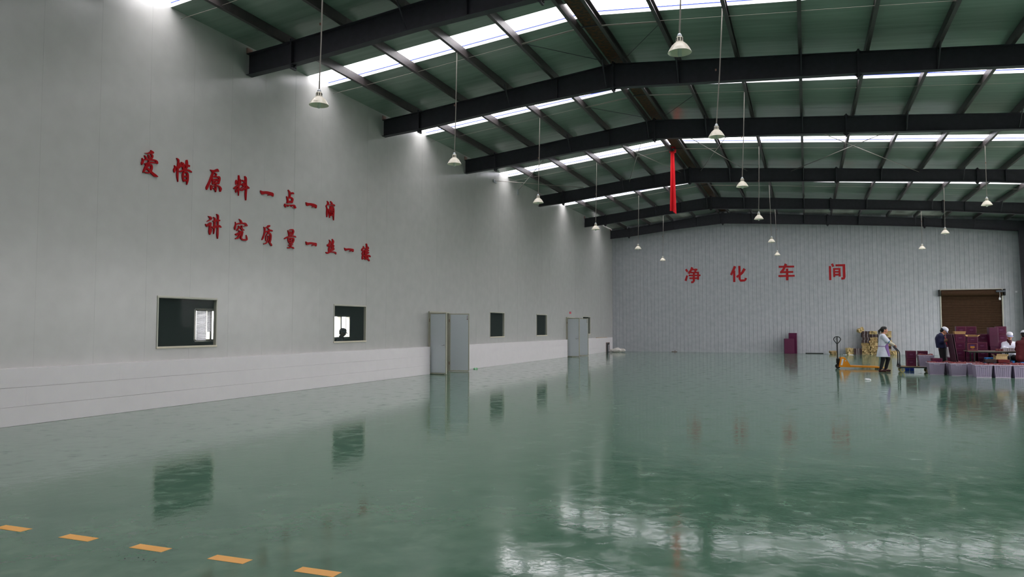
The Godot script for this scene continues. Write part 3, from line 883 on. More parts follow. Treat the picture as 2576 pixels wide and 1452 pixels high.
const GLYPHS := [
	["爱", 11.050, 4.596, "46 231 48 240 39 226 42 244 14 221 11 246 -20 211 -23 224 -61 208 -61 211 -62 209 -62 210;9 256 7 255 11 257 6 253 27 252 12 238 43 247 24 226 45 238 35 228;-66 188 -68 186 -64 188 -68 185 -44 180 -59 170 -34 163 -54 156 -41 150 -54 151 -45 147 -52 147;-20 205 -25 202 -17 205 -26 199 1 192 -22 182 -3 173 -17 170 -6 168 -13 167;13 221 9 218 17 221 9 214 40 208 19 200 34 180 16 186 7 156 -5 165 0 155 -6 159;-91 156 -94 155 -89 155 -95 152 -74 133 -95 129 -78 107 -103 107 -90 89 -97 89 -92 87 -96 87;-86 139 -85 133 -83 143 -80 132 -45 157 -43 143 9 168 7 150 63 172 58 157 93 164 72 145 101 144 86 134 100 138 92 133;-65 106 -64 102 -62 109 -61 100 -32 123 -26 102 7 139 11 122 51 146 50 132 93 148 91 136 96 145 95 139;-9 160 -17 158 -4 156 -22 153 -4 132 -21 131 -7 105 -37 108 -18 98 -32 100;-22 112 -37 113 -18 103 -47 106 -28 77 -56 83 -51 42 -72 47 -75 15 -81 17 -77 14 -80 15;-63 74 -62 71 -61 76 -60 71 -21 97 -15 84 15 117 11 99 36 93 12 88 26 49 4 53 -5 21 -13 32 -38 14 -35 28 -62 23 -60 27 -63 24 -62 26;-36 74 -43 66 -28 75 -41 59 5 59 -11 42 42 39 24 18 77 25 60 0 101 11 97 2 103 8 101 4"],
	["惜", 11.894, 4.586, "-112 170 -115 168 -110 170 -115 167 -90 155 -112 150 -91 125 -125 123 -107 97 -115 96 -109 95 -113 95;-112 143 -108 137 -109 149 -101 137 -76 170 -66 153 -52 183 -30 170 -43 204 -17 202 -34 210 -21 209;-40 211 -47 208 -35 210 -49 203 -18 191 -49 189 -40 154 -64 159 -49 149 -61 151;-83 252 -88 249 -79 253 -87 245 -51 241 -72 230 -49 204 -72 201 -55 146 -78 143 -57 71 -80 67 -57 13 -65 11 -59 11 -63 10;-44 178 -44 174 -41 181 -41 172 -4 195 -1 174 43 212 44 188 89 213 85 191 96 208 94 197;-23 223 -26 220 -20 224 -25 218 13 216 -12 202 25 179 -6 170 26 148 3 142 21 142 9 138;54 262 45 259 60 258 40 253 68 229 37 223 65 190 39 189 48 147 19 151 37 141 23 143;-54 125 -55 122 -51 126 -54 120 -33 130 -30 113 12 151 16 134 79 164 74 145 122 150 115 138 125 146 121 140;29 132 21 134 31 127 14 131 15 98 -8 97 19 56 -4 50 25 31 10 25 23 26 15 23;11 127 10 121 16 130 14 118 52 136 40 118 78 114 51 105 80 51 52 47 63 2 55 2 61 0 57 0;4 84 3 77 10 87 7 74 49 91 45 73 55 87 53 77;5 40 5 29 13 47 14 26 52 54 53 33 60 50 61 39"],
	["原", 12.781, 4.567, "-57 233 -58 232 -56 234 -58 231 -26 235 -34 212 6 243 12 219 50 264 45 231 72 241 64 233 72 237 68 233;-4 219 -18 220 1 211 -28 213 -25 149 -54 151 -58 79 -86 83 -85 26 -116 29 -98 5 -109 4 -101 2 -107 1;9 211 5 207 13 212 6 204 43 201 20 194 26 170 11 181 -23 153 -25 158 -25 153 -27 156;-24 161 -24 156 -20 164 -20 155 30 176 30 161 81 185 65 163 97 157 66 153 79 100 56 100 72 95 60 95;-24 152 -28 151 -22 151 -29 148 -10 122 -29 116 -1 83 -20 78 -5 78 -14 75;-27 123 -24 116 -23 130 -16 114 16 146 22 130 49 153 52 142 54 152 56 147;-27 89 -25 79 -20 96 -16 77 19 107 22 88 67 115 67 97 74 112 74 103;2 109 7 105 4 114 13 106 54 146 63 138 60 147 64 143;34 97 22 95 40 93 17 88 41 43 18 40 34 3 24 2 31 1 26 0;-9 39 -11 37 -8 39 -10 36 29 30 16 17 30 24 24 18;-43 68 -47 67 -41 67 -48 64 -19 51 -53 44 -36 12 -46 12 -39 10 -44 10;-42 51 -40 46 -38 55 -34 45 12 73 15 62 17 72 19 66;38 79 35 73 43 81 38 69 88 78 72 63 116 53 81 42 105 20 89 17 101 15 93 14"],
	["料", 13.640, 4.539, "-44 270 -53 268 -39 268 -56 263 -29 241 -56 236 -31 180 -60 175 -35 104 -60 100 -40 37 -48 36 -42 35 -46 35;-84 209 -89 208 -81 207 -91 205 -68 185 -99 180 -79 156 -95 154 -83 152 -92 151;-19 229 -25 227 -15 227 -27 224 -4 202 -25 200 -19 173 -38 176 -26 169 -36 171;-31 199 -42 193 -22 198 -44 186 -11 181 -29 171 -1 167 -12 160 -2 163 -7 160;-129 108 -130 105 -126 109 -128 103 -119 115 -102 97 -78 147 -61 133 -18 180 -4 163 -7 180 0 172;-91 60 -87 60 -93 62 -84 62 -97 87 -73 80 -53 125 -35 116 -43 128 -34 123;-52 99 -45 94 -50 105 -37 95 -32 116 -21 108 -25 116 -20 113;5 225 3 222 9 226 4 220 41 225 28 207 60 216 53 207 61 212 58 208;62 203 58 206 61 199 53 205 34 176 11 180 39 170 25 152 44 176 54 164 52 176 57 170;0 169 -1 166 3 171 1 165 28 180 35 154 47 187 58 179 54 188 60 184;-19 104 -19 98 -14 108 -14 96 2 113 13 98 51 144 65 127 101 166 102 144 129 152 118 141 130 148 125 142;-32 111 -28 108 -30 115 -23 109 11 144 20 136 58 171 66 162 64 171 68 167;54 279 46 275 60 278 45 270 83 257 53 248 85 201 59 196 91 141 61 136 86 64 60 60 82 4 69 2 79 1 73 0;83 174 78 170 88 174 79 166 129 157 109 141 129 150 119 142"],
	["一", 14.520, 4.763, "-114 45 -118 42 -111 45 -118 40 -75 42 -94 0 -20 52 -22 19 54 56 39 17 114 50 79 15 118 15 101 8 116 10 107 7;9 4 9 2 10 5 11 2 51 25 55 13 95 38 98 18 105 35 106 25"],
	["点", 15.396, 4.583, "-41 231 -47 228 -37 231 -48 225 -3 212 -34 200 6 180 -28 174 3 140 -30 136 -6 133 -22 131;-19 194 -17 183 -9 201 -7 180 47 215 44 189 69 207 56 190 73 201 66 192;-68 145 -74 143 -64 144 -76 139 -38 119 -67 110 -29 68 -55 62 -34 62 -47 59;-48 133 -48 124 -40 138 -40 121 18 149 8 127 60 130 27 121 46 81 17 80 37 75 22 74;-64 81 -63 68 -52 89 -52 63 -5 96 -6 71 39 99 37 77 49 95 47 84;-76 60 -76 59 -75 61 -74 58 -47 73 -43 65 -42 72 -40 68;-105 45 -111 44 -100 44 -113 40 -84 27 -116 17 -82 7 -97 1 -84 3 -92 0;-96 32 -96 26 -90 36 -91 23 -46 42 -56 25 -26 29 -48 16 -27 22 -38 16;-50 37 -50 30 -44 41 -44 28 11 49 6 36 36 39 16 25 36 33 26 26;15 46 14 37 23 51 22 34 85 59 67 38 116 28 92 16 114 21 102 15;45 19 44 17 47 20 46 16 102 28 99 15 107 26 106 19"],
	["一", 16.259, 4.743, "-114 49 -118 46 -110 49 -118 43 -70 47 -94 4 -18 53 -24 21 62 54 42 17 118 44 74 13 113 9 95 4 110 5 101 2;7 2 8 0 8 3 10 0 56 25 63 11 93 37 99 20 103 35 107 26"],
	["滴", 17.108, 4.536, "-77 244 -81 242 -73 243 -81 239 -36 224 -71 215 -42 196 -80 195 -53 188 -72 188;-56 196 -64 200 -56 191 -73 198 -86 172 -105 171 -67 139 -90 135 -70 73 -93 70 -69 25 -84 22 -72 22 -80 20;-81 23 -74 23 -84 26 -69 26 -70 74 -54 75 -52 136 -43 137 -50 138 -45 139;1 253 -5 249 7 253 -6 245 45 235 13 221 52 215 22 206 47 207 32 203;-46 195 -46 190 -42 198 -41 189 21 215 22 196 82 221 71 202 104 205 89 196 105 201 97 196;-6 183 -14 182 -2 181 -17 178 3 143 -20 142 -18 104 -37 101 -10 26 -26 23 -14 23 -22 21;48 194 37 189 56 192 34 184 88 153 60 147 88 72 64 69 83 3 71 2 80 1 74 0;19 191 4 186 29 188 -1 179 54 153 7 144 39 111 8 109 30 105 14 104;-7 133 -8 126 1 137 -2 123 56 139 53 127 61 136 60 130;-4 164 -7 152 10 171 4 147 56 171 51 152 64 166 62 157;11 102 4 100 16 100 0 97 24 59 1 55 19 54 7 52;1 101 1 94 8 105 8 91 57 109 37 99 58 68 38 65 53 64 43 62;1 60 0 52 10 65 7 48 74 65 54 54 79 10 67 8 76 7 70 6"],
	["讲", 12.795, 3.548, "-79 231 -80 229 -77 231 -79 228 -40 229 -58 210 -25 213 -40 201 -25 207 -32 201;-24 205 -27 209 -26 201 -32 209 -57 184 -65 193 -98 166 -99 168 -99 166 -100 167;-119 140 -120 139 -117 140 -120 138 -98 138 -97 110 -69 156 -51 141 -51 166 -37 158 -43 168 -36 164;-37 164 -52 163 -31 158 -60 157 -38 104 -66 103 -43 61 -68 59 -48 32 -58 31 -51 30 -55 29;-56 34 -48 33 -58 38 -43 36 -43 71 -27 69 -29 97 -23 97 -27 99 -24 99;-19 186 -19 184 -17 187 -17 182 12 196 16 177 51 212 55 191 90 212 88 195 97 209 96 200;-6 230 -9 227 -2 231 -8 224 26 221 7 215 29 174 3 171 24 112 1 111 9 48 1 48 6 46 2 46;-29 124 -32 120 -24 126 -30 117 -5 126 -3 102 41 144 49 121 90 153 85 128 118 136 111 127 120 133 116 128;41 269 37 266 45 270 38 264 74 257 52 250 76 204 53 202 74 119 53 117 75 46 50 44 68 2 62 1 67 0 63 0"],
	["究", 13.649, 3.594, "-33 240 -35 238 -31 240 -35 237 3 229 -18 216 22 205 -8 193 18 196 4 190;-89 198 -92 198 -87 197 -94 196 -76 170 -93 169 -80 134 -108 133 -88 109 -102 108 -92 106 -99 105;-85 171 -83 167 -83 173 -79 167 -48 193 -44 176 18 204 18 187 76 208 62 186 107 184 90 172 107 178 99 172;106 174 105 178 102 172 102 180 67 166 65 176 41 163 40 165 40 163 40 164;-45 162 -48 160 -42 161 -48 158 -18 142 -43 141 -43 115 -60 122 -66 98 -71 100 -68 97 -71 98;-22 157 -21 155 -21 158 -20 155 19 173 4 161 24 141 1 132 43 131 26 112 54 126 51 116 58 124 56 119;8 149 -5 143 18 146 -8 135 30 124 10 116 28 118 18 114;-90 61 -92 54 -83 65 -87 49 -77 67 -64 45 -28 89 -16 75 12 107 15 90 36 99 27 87 39 95 34 89;-39 108 -41 106 -36 109 -41 104 7 99 -23 88 -3 60 -26 65 -39 15 -59 27 -80 2 -87 13 -87 3 -90 8;35 102 24 103 38 98 17 98 30 63 6 65 17 29 -8 25 32 18 21 1 70 20 70 0 90 21 108 13 89 38 107 42 86 66 91 68 87 68 90 68"],
	["质", 14.558, 3.561, "49 246 43 252 46 240 35 252 31 225 9 246 -9 211 -16 225 -56 208 -57 212 -59 208 -59 211;-68 218 -70 216 -66 217 -70 215 -37 204 -61 196 -34 166 -59 165 -47 121 -70 123 -64 84 -87 88 -87 58 -99 60 -92 56 -97 57;-44 159 -41 153 -40 163 -34 153 2 183 12 166 49 199 53 180 85 197 77 180 97 188 92 181 99 186 96 182;4 211 0 209 7 212 1 206 39 201 18 193 40 174 11 175 27 149 2 152 19 145 6 146;-3 140 -8 141 -2 137 -12 139 -13 114 -29 114 -18 77 -34 76 -22 52 -29 51 -23 50 -27 50;-15 139 -13 135 -12 141 -10 134 25 154 27 139 57 157 54 139 64 152 63 144;37 158 30 153 44 158 30 149 74 139 46 132 73 86 47 85 60 46 34 48 52 41 39 42;18 123 11 122 23 121 8 118 33 95 11 93 20 58 -1 62 -12 23 -26 33 -58 8 -64 19 -64 9 -68 14;25 54 22 52 28 54 22 50 58 41 37 28 85 20 63 9 84 4 73 1 82 1 76 0;34 69 32 68 35 69 32 67 56 62 38 52 55 56 46 51"],
	["量", 15.415, 3.568, "-49 226 -53 225 -46 226 -53 223 -21 205 -42 199 -7 167 -26 162 -10 163 -20 160;-25 231 -24 228 -23 233 -21 228 9 248 11 233 56 252 37 233 78 225 49 222 54 185 33 190 26 167 13 176 18 166 12 171;-21 209 -20 201 -15 214 -12 199 20 221 18 205 31 212 23 206 32 209 27 206;-9 187 -7 184 -8 190 -2 184 14 203 24 192 22 203 27 197;-33 172 -32 163 -26 178 -24 160 47 186 49 174 54 184 54 178;-117 113 -112 109 -115 117 -106 109 -93 132 -82 120 -31 156 -25 140 52 170 53 155 98 173 89 155 116 159 108 153 117 156 113 153;-35 134 -41 133 -32 132 -44 131 -23 108 -47 103 -12 83 -32 75 7 71 -11 60 7 65 -2 59;-33 129 -32 124 -28 132 -27 122 22 143 20 127 71 140 51 124 80 111 52 112 54 71 31 75 45 67 34 69;-36 101 -36 95 -31 104 -31 93 29 112 30 99 35 109 36 102;14 137 2 135 21 133 -4 130 22 73 -2 70 27 25 3 21 22 19 10 18;-25 73 -23 67 -20 78 -16 65 44 93 49 79 52 91 54 84;-39 40 -37 35 -36 44 -31 34 -4 55 0 40 46 63 48 47 54 60 55 52;-55 9 -55 3 -49 13 -49 0 -28 17 -22 0 14 28 16 13 62 28 50 11 79 11 70 5 79 8 75 5"],
	["一", 16.275, 3.724, "-112 47 -116 45 -109 47 -116 43 -76 40 -94 4 -19 49 -19 19 52 51 44 21 116 48 79 19 116 12 98 7 113 8 104 5;4 2 5 0 5 3 7 0 52 23 57 12 96 33 100 18 104 31 106 24"],
	["丝", 17.161, 3.582, "-44 196 -48 195 -41 196 -48 193 -3 172 -39 167 -20 132 -60 141 -60 105 -85 115 -72 102 -85 107;-80 132 -89 130 -73 131 -92 125 -62 120 -83 99 -11 120 -48 108 -26 70 -65 69 -35 35 -61 33 -42 30 -55 29;26 215 19 213 32 214 17 209 68 187 22 181 51 141 7 146 12 106 -12 112 2 103 -10 106;16 126 23 114 25 136 40 112 73 132 33 128 59 94 8 99 39 65 3 79 -28 41 -36 46 -33 40 -37 43;67 97 53 96 73 93 47 90 73 71 48 81 20 49 8 62 -37 35 -39 39 -39 36 -41 37;-119 22 -123 16 -112 24 -120 12 -86 23 -81 0 -21 42 -16 24 64 46 59 27 115 43 89 22 123 16 108 11 121 13 114 10"],
	["一", 18.020, 3.738, "-113 45 -117 43 -109 45 -117 41 -72 39 -90 5 -18 47 -17 21 52 50 41 19 117 45 78 17 114 11 96 7 111 7 102 5;2 2 3 0 4 3 5 0 52 20 57 9 95 30 100 15 105 28 108 20"],
	["缕", 18.909, 3.551, "-71 212 -79 210 -67 211 -81 207 -44 187 -80 191 -87 156 -119 164 -103 137 -125 139 -111 134 -121 135;-118 147 -121 138 -108 151 -113 134 -55 147 -90 137 -70 109 -105 114 -100 86 -119 91 -108 84 -118 86;-114 98 -121 90 -103 101 -116 84 -60 90 -98 83 -75 44 -112 43 -80 16 -106 13 -86 11 -99 9;-98 48 -88 42 -96 54 -76 43 -57 75 -40 62 -23 85 -13 75 -14 85 -9 79;12 257 -3 254 21 254 -9 248 36 216 1 213 19 153 -11 154 -17 91 -35 92 -23 88 -32 89;-43 176 -39 170 -39 181 -31 170 19 203 34 185 50 212 64 198 62 212 69 205;44 217 33 214 52 216 31 209 76 192 38 193 41 166 13 179 26 164 12 170;-47 153 -45 143 -37 160 -32 140 28 171 26 149 72 164 60 147 77 158 72 150;-28 129 -20 117 -19 138 -4 115 29 149 41 130 43 147 49 138;-9 125 -9 112 4 132 5 107 66 136 67 115 78 132 78 121;-30 144 -38 144 -27 142 -42 141 -33 91 -49 90 -38 88 -45 88;-32 98 -25 89 -25 106 -11 87 38 122 49 107 49 121 55 114;-66 66 -63 58 -59 72 -53 56 18 89 23 69 89 95 77 74 124 76 105 64 125 71 115 65;27 91 9 94 30 84 -4 90 0 47 -35 53 -14 43 -31 46;-30 51 -36 43 -19 54 -31 37 40 47 19 28 83 28 54 12 96 8 80 1 95 3 87 0;61 86 46 87 67 81 37 82 53 42 21 51 -16 13 -18 29 -73 31 -68 35 -74 32 -72 35"],
	["净", -6.780, 4.431, "-182 474 -236 437 -128 391 -182 355;-141 244 -194 262 -187 68 -254 90;34 491 -37 528 -21 393 -77 429 -99 289 -151 329;-25 465 -26 413 160 460 159 408;160 440 105 476 103 347 48 383;-73 372 -73 319 205 364 204 312;-121 278 -121 226 254 273 254 221;-98 187 -99 135 202 182 202 130;207 362 147 363 206 107 146 108;78 356 8 357 74 69 5 77 22 2 -8 61 -43 0 -46 59"],
	["化", -3.932, 4.445, "-67 486 -137 516 -116 365 -181 398 -197 209 -257 242;-93 362 -160 363 -96 0 -163 1;64 506 -2 506 67 92 1 87 74 76 55 9 170 76 180 13 182 84 235 50 183 131 257 113;225 390 153 437 146 266 87 316 66 198 24 258 -41 129 -76 183"],
	["车", -1.084, 4.486, "-221 454 -222 394 226 446 225 391;25 489 -43 525 -50 333 -108 370 -122 236 -173 279;-189 282 -188 225 196 284 196 227;-236 167 -235 108 235 164 236 108;54 359 -15 361 51 0 -19 1"],
	["间", 1.789, 4.440, "-111 508 -170 480 -76 417 -131 391;-167 426 -228 426 -164 1 -226 0;-43 472 -43 414 225 473 225 409;225 466 153 465 228 84 156 85 200 15 167 80 115 3 106 67;-57 357 -114 357 -54 91 -111 91;94 358 38 357 99 102 40 101;-109 361 -109 307 96 360 96 306;-81 273 -81 222 64 271 64 220;-83 188 -83 134 67 187 66 133"]
]

func letter_mesh(txt: String, curved: bool, thick: float) -> MB:   # strokes in 2 mm units; each a ribbon given by its left and right edges
	var mb := MB.new()
	var k := 0
	for s in txt.split(";"):
		var q := s.split_floats(" ")
		var l := []
		var r := []
		for i in range(0, q.size() - 3, 4):
			l.append(Vector2(q[i], q[i + 1]) * 0.002)
			r.append(Vector2(q[i + 2], q[i + 3]) * 0.002)
		if curved and l.size() > 2:
			l = smooth2(l); r = smooth2(r)
		var z := thick + k * 0.0004
		for i in l.size() - 1:
			var a := Vector3(l[i].x, l[i].y, 0); var b := Vector3(l[i + 1].x, l[i + 1].y, 0)
			var c := Vector3(r[i + 1].x, r[i + 1].y, 0); var d := Vector3(r[i].x, r[i].y, 0)
			var up := Vector3(0, 0, z)
			if (b - a).length() + (c - d).length() < 0.0005: continue
			mb.quad(a + up, b + up, c + up, d + up, Vector3(0, 0, 1))
			mb.quad(a, b, b + up, a + up, a - d)
			mb.quad(d, c, c + up, d + up, d - a)
		for e in [0, l.size() - 1]:
			var a := Vector3(l[e].x, l[e].y, 0); var d := Vector3(r[e].x, r[e].y, 0)
			var o := Vector3(l[e].x - l[1 if e == 0 else e - 1].x, l[e].y - l[1 if e == 0 else e - 1].y, 0)
			if (a - d).length() > 0.0005: mb.quad(a, d, d + Vector3(0, 0, z), a + Vector3(0, 0, z), o)
		k += 1
	return mb

func smooth2(p: Array) -> Array:
	var out := []
	for i in p.size() - 1:
		var a: Vector2 = p[maxi(i - 1, 0)]
		var b: Vector2 = p[i]
		var c: Vector2 = p[i + 1]
		var d: Vector2 = p[mini(i + 2, p.size() - 1)]
		for j in 4: out.append(b.cubic_interpolate(c, a, d, j / 4.0))
	out.append(p[-1])
	return out

func build_letters():
	for i in GLYPHS.size():
		var g: Array = GLYPHS[i]
		if i < 16:
			var line := "upper" if i < 8 else "lower"
			var o := solo("wall_character", letter_mesh(g[3], true, 0.022), M.red, "glossy red brush-style character %s, %s in the %s line on the partition" % [g[0], ORD[i % 8], line], "wall lettering", Vector3(WALL_X + 0.003, g[2], -g[1]), PI / 2, "red brush lettering")
			if i == 0: o.set_meta("label", "glossy red brush-style character %s, first in the upper line on the partition" % g[0])
		else:
			solo("wall_character", letter_mesh(g[3], false, 0.012), M.red_flat, "large plain red character %s, %s of four on the back wall" % [g[0], ORD[i - 16]], "wall lettering", Vector3(g[1], g[2], BACK_Z + 0.004), 0.0, "large red lettering on the back wall")
	var sg := thing("door_sign", "small square red sign on the partition above the farther double door", "sign", Vector3(WALL_X + 0.002, 2.33, -39.47), PI / 2)
	var b := MB.new()
	b.bevel(Vector3(0, 0.055, 0.006), Vector3(0.3, 0.11, 0.012), 0.002)
	part("plate", b, M.sign_red, sg)
	var m := MB.new()
	m.prism([Vector2(-0.06, 0.075), Vector2(0.0, 0.075), Vector2(0.06, 0.03), Vector2(0.04, 0.02), Vector2(-0.02, 0.055), Vector2(-0.06, 0.05)], Vector3(0.02, 0, 0.0125), Vector3.RIGHT, Vector3.UP, Vector3(0, 0, 0.001))
	part("symbol", m, M.white, sg)

func build_floor_marks():
	# short yellow dashes, laid square to the partition
	for k in 8:
		var x := -5.333 + 0.724 * (k - 0) - 0.724
		var mb := MB.new()
		mb.span(Vector3(0, 0.0, 0), Vector3(0.308, 0.0012, -0.1))
		solo("floor_dash", mb, M.yellow, "yellow dash painted on the green floor, %s from the left in the row" % ORD[k], "floor marking", Vector3(x, 0.0002, -4.13), 0, "yellow dashes on the floor")
	# dark scuffs beyond the dashes
	var spots := [[-4.35, -3.98], [-4.28, -3.96], [-4.2, -3.97], [-4.16, -3.95], [-4.42, -3.93]]
	for k in spots.size():
		var mb := MB.new()
		mb.lathe([Vector2(0.0, 0.003), Vector2(0.004, 0.0025), Vector2(0.006, 0.0)], 8)
		solo("floor_crumb", mb, M.dark, "tiny dark crumb on the floor below the yellow dashes, %s in the scatter" % ORD[k], "crumb", Vector3(spots[k][0], 0, spots[k][1]), 0, "dark crumbs on the floor")

# ---------------------------------------------------------------- things at the back wall
func crumpled(s: Vector3, amp: float, sd: int, nx := 5, ny := 3, nz := 4) -> MB:
	var f := FastNoiseLite.new()
	f.seed = sd
	f.frequency = 4.0
	var mb := MB.new()
	var pt := func(p: Vector3) -> Vector3:
		var d := Vector3(f.get_noise_3d(p.x * 2, p.y * 2, p.z * 2), f.get_noise_3d(p.x * 2 + 9, p.y * 2, p.z * 2), f.get_noise_3d(p.x * 2, p.y * 2 + 7, p.z * 2)) * amp * 2.0
		if p.y < 0.001: d.y = 0.0
		return p + d
	var cnt := [nx, ny, nz]
	for ax in 3:
		var a1 := (ax + 1) % 3
		var a2 := (ax + 2) % 3
		for side in 2:
			for i in cnt[a1]:
				for j in cnt[a2]:
					var q := []
					for e in [[0, 0], [1, 0], [1, 1], [0, 1]]:
						var p := Vector3.ZERO
						p[ax] = side
						p[a1] = float(i + e[0]) / cnt[a1]
						p[a2] = float(j + e[1]) / cnt[a2]
						q.append(pt.call(Vector3((p.x - 0.5) * s.x, p.y * s.y, (p.z - 0.5) * s.z)))
					var o := Vector3.ZERO
					o[ax] = side * 2 - 1
					var g: Vector3 = (q[1] - q[0]).cross(q[2] - q[0]).normalized()
					if g.dot(o) < 0: g = -g
					mb.tri3(q[0], q[1], q[2], g, g, g)
					g = (q[2] - q[0]).cross(q[3] - q[0]).normalized()
					if g.dot(o) < 0: g = -g
					mb.tri3(q[0], q[2], q[3], g, g, g)
	return mb

func paper_flap(s: float, sd: int) -> MB:   # a torn, folded corner of wrapping paper
	var r := RandomNumberGenerator.new()
	r.seed = sd
	var mb := MB.new()
	var o := Vector3.ZERO
	var ring := []
	for k in 6:
		var a := -0.3 + PI * 1.2 * k / 5.0
		ring.append(Vector3(cos(a) * s * r.randf_range(0.6, 1.1), sin(a) * s * r.randf_range(0.4, 0.9), r.randf_range(0.0, 0.1)))
	for k in 5:
		for t in [0.0, 0.004]:
			mb.tri(o + Vector3(0, 0, t), ring[k] + Vector3(0, 0, t), ring[k + 1] + Vector3(0, 0, t), Vector3(0, 0, 1.0 if t > 0 else -1.0))
	return mb

func build_bundles():
	var z := -48.75
	var cols := [["left", 3.24, 0.44], ["middle", 3.66, 0.42], ["right", 4.32, 0.5]]
	for c in 3:
		var h := 0.0
		var n: int = [8, 8, 8][c]
		for k in n:
			var dark: bool = (c < 2 and k >= 6 and not (c == 1 and k == 7)) or (c == 0 and k == 5) or (k == 4 and c == 0)
			if c == 2 and k % 3 == 2: dark = true
			var hh: float = [0.165, 0.17, 0.16, 0.175, 0.16, 0.17, 0.18, 0.18][k]
			var at := Vector3(cols[c][1] + rng.randf_range(-0.03, 0.03), h, z + rng.randf_range(-0.02, 0.05))
			var o := thing("paper_bundle", "%s bundle, %s layer from the floor, %s column of tall stack" % ["dark strapped" if dark else "brown paper", ORD[k], cols[c][0]], "bundle", at, rng.randf_range(-0.06, 0.06), "wrapped carton bundles by the back wall")
			part("pack", crumpled(Vector3(cols[c][2] - 0.02, hh - 0.002, 0.5), 0.004 if dark else 0.02, 100 + c * 20 + k), M.bundle_dark if dark else [M.kraft, M.kraft2][(k + c) % 2], o)
			if dark:
				for s in [-0.09, 0.09]:
					var st := MB.new()
					st.span(Vector3(s - 0.005, 0.0, 0.256), Vector3(s + 0.005, hh, 0.262))
					st.span(Vector3(s - 0.008, hh - 0.002, -0.25), Vector3(s + 0.008, hh + 0.004, 0.262))
					part("strap", st, M.white, o)
			else:
				for e in 3:
					var fl := part("paper_flap", paper_flap(0.13, k * 7 + c * 31 + e), [M.kraft2, M.kraft][(k + c + e) % 2], o)
					fl.position = Vector3(rng.randf_range(-0.16, 0.16), rng.randf_range(0.03, 0.1), 0.262 + 0.012 * e)
					fl.rotation = Vector3(rng.randf_range(-0.3, 0.1), 0, rng.randf_range(-0.7, 0.7))
			h += hh
	var tuft := MB.new()
	tuft.add(crumpled(Vector3(0.3, 0.22, 0.3), 0.06, 900), Transform3D(Basis(Vector3(0, 0, 1), 0.5), Vector3.ZERO))
	solo("kraft_paper", tuft, M.kraft, "crumpled brown paper standing up on the top left of the tall stack", "paper", Vector3(3.02, 1.33, -48.72), 0.3)
	var low := thing("paper_bundle", "dark strapped bundle on the floor left of the tall stack", "bundle", Vector3(2.78, 0, -48.72), 0.04)
	part("pack", crumpled(Vector3(0.44, 0.34, 0.5), 0.006, 77), M.bundle_dark, low)
	for s in [-0.06, 0.04]:
		var st := MB.new()
		st.span(Vector3(s - 0.008, 0.0, 0.256), Vector3(s + 0.008, 0.345, 0.263))
		part("strap", st, M.white, low)
	solo("kraft_paper", crumpled(Vector3(0.4, 0.33, 0.42), 0.07, 901), M.kraft, "crumpled brown paper wrapper at the left end of the low bundle", "paper", Vector3(2.37, 0, -48.7), 0.2)
	solo("kraft_paper", crumpled(Vector3(0.36, 0.16, 0.34), 0.07, 905), M.kraft2, "loose crumple of brown paper on the floor behind the pallet jack handle", "paper", Vector3(1.47, 0, -48.3), 0.5)
	solo("kraft_paper", crumpled(Vector3(0.34, 0.2, 0.3), 0.07, 907), M.kraft, "crumpled brown paper at the right foot of the tall stack", "paper", Vector3(4.72, 0, -48.6), 0.1)
	for k in 2:
		var sc := MB.new()
		sc.add(crumpled(Vector3(0.16 + 0.06 * k, 0.012, 0.1), 0.02, 911 + k, 3, 1, 3))
		solo("plastic_scrap", sc, M.white, ["small white plastic scrap on the floor before the low bundle", "wider white plastic scrap on the floor before the low bundle"][k], "scrap", Vector3(2.05 + 0.33 * k, 0.0, -47.4))
	var sc := MB.new()
	sc.add(crumpled(Vector3(0.16, 0.03, 0.1), 0.02, 930, 3, 2, 3))
	solo("plastic_scrap", sc, M.white, "white scrap lying alone on the green floor in front of the woman", "scrap", Vector3(1.7, 0.0, -25.1), 0.4)
	# sack in the corner, hatch, strip, floor fitting
	var sk := MB.new()
	var bones := [[Vector3(-0.45, 0.09, 0), Vector3(0.1, 0.14, 0.02), 0.07, 0.15], [Vector3(0.0, 0.13, 0), Vector3(0.45, 0.13, 0.03), 0.14, 0.1], [Vector3(0.4, 0.15, 0.0), Vector3(0.58, 0.12, 0.06), 0.07, 0.09], [Vector3(-0.2, 0.1, 0.1), Vector3(0.3, 0.1, 0.14), 0.09, 0.1]]
	sk = nets(bones, 0.06, 0.02, [[Vector3(0, -1, 0), 0.0]], 0.05)
	solo("sack", sk, M.sack, "crumpled white woven sack lying on the floor in the far left corner", "sack", Vector3(-11.3, 0.0, -47.0), -0.25)
	var ht := thing("hatch", "small dark open hatch in the white plinth by the far corner", "hatch", Vector3(-11.935, 0.0, -47.25), PI / 2)
	var fr := MB.new()
	for s in [-1, 1]: fr.span(Vector3(s * 0.4 - 0.04, 0, 0), Vector3(s * 0.4 + 0.04, 0.5595, 0.03))
	fr.span(Vector3(-0.44, 0.56, 0), Vector3(0.44, 0.62, 0.03))
	part("frame", fr, M.hatch_frame, ht)
	var bd := MB.new()
	bd.span(Vector3(-0.37, 0.0, 0.0), Vector3(0.37, 0.57, 0.006))
	part("panel", bd, M.hatch_dark, ht)
	var pp := MB.new()
	pp.tube([Vector3(0.15, 0.02, 0.03), Vector3(0.15, 0.4, 0.03), Vector3(0.18, 0.45, 0.03), Vector3(0.3, 0.45, 0.03)], 0.02, 8)
	part("pipe", pp, M.white, ht)
	var lt := MB.new()
	lt.bevel(Vector3(0, 0.012, 0), Vector3(0.06, 0.024, 2.6), 0.004)
	solo("timber_strip", lt, M.kraft2, "thin wooden strip lying on top of the plinth near the far corner", "strip", Vector3(-12.0, 0.931, -46.0))
	var fx := MB.new()
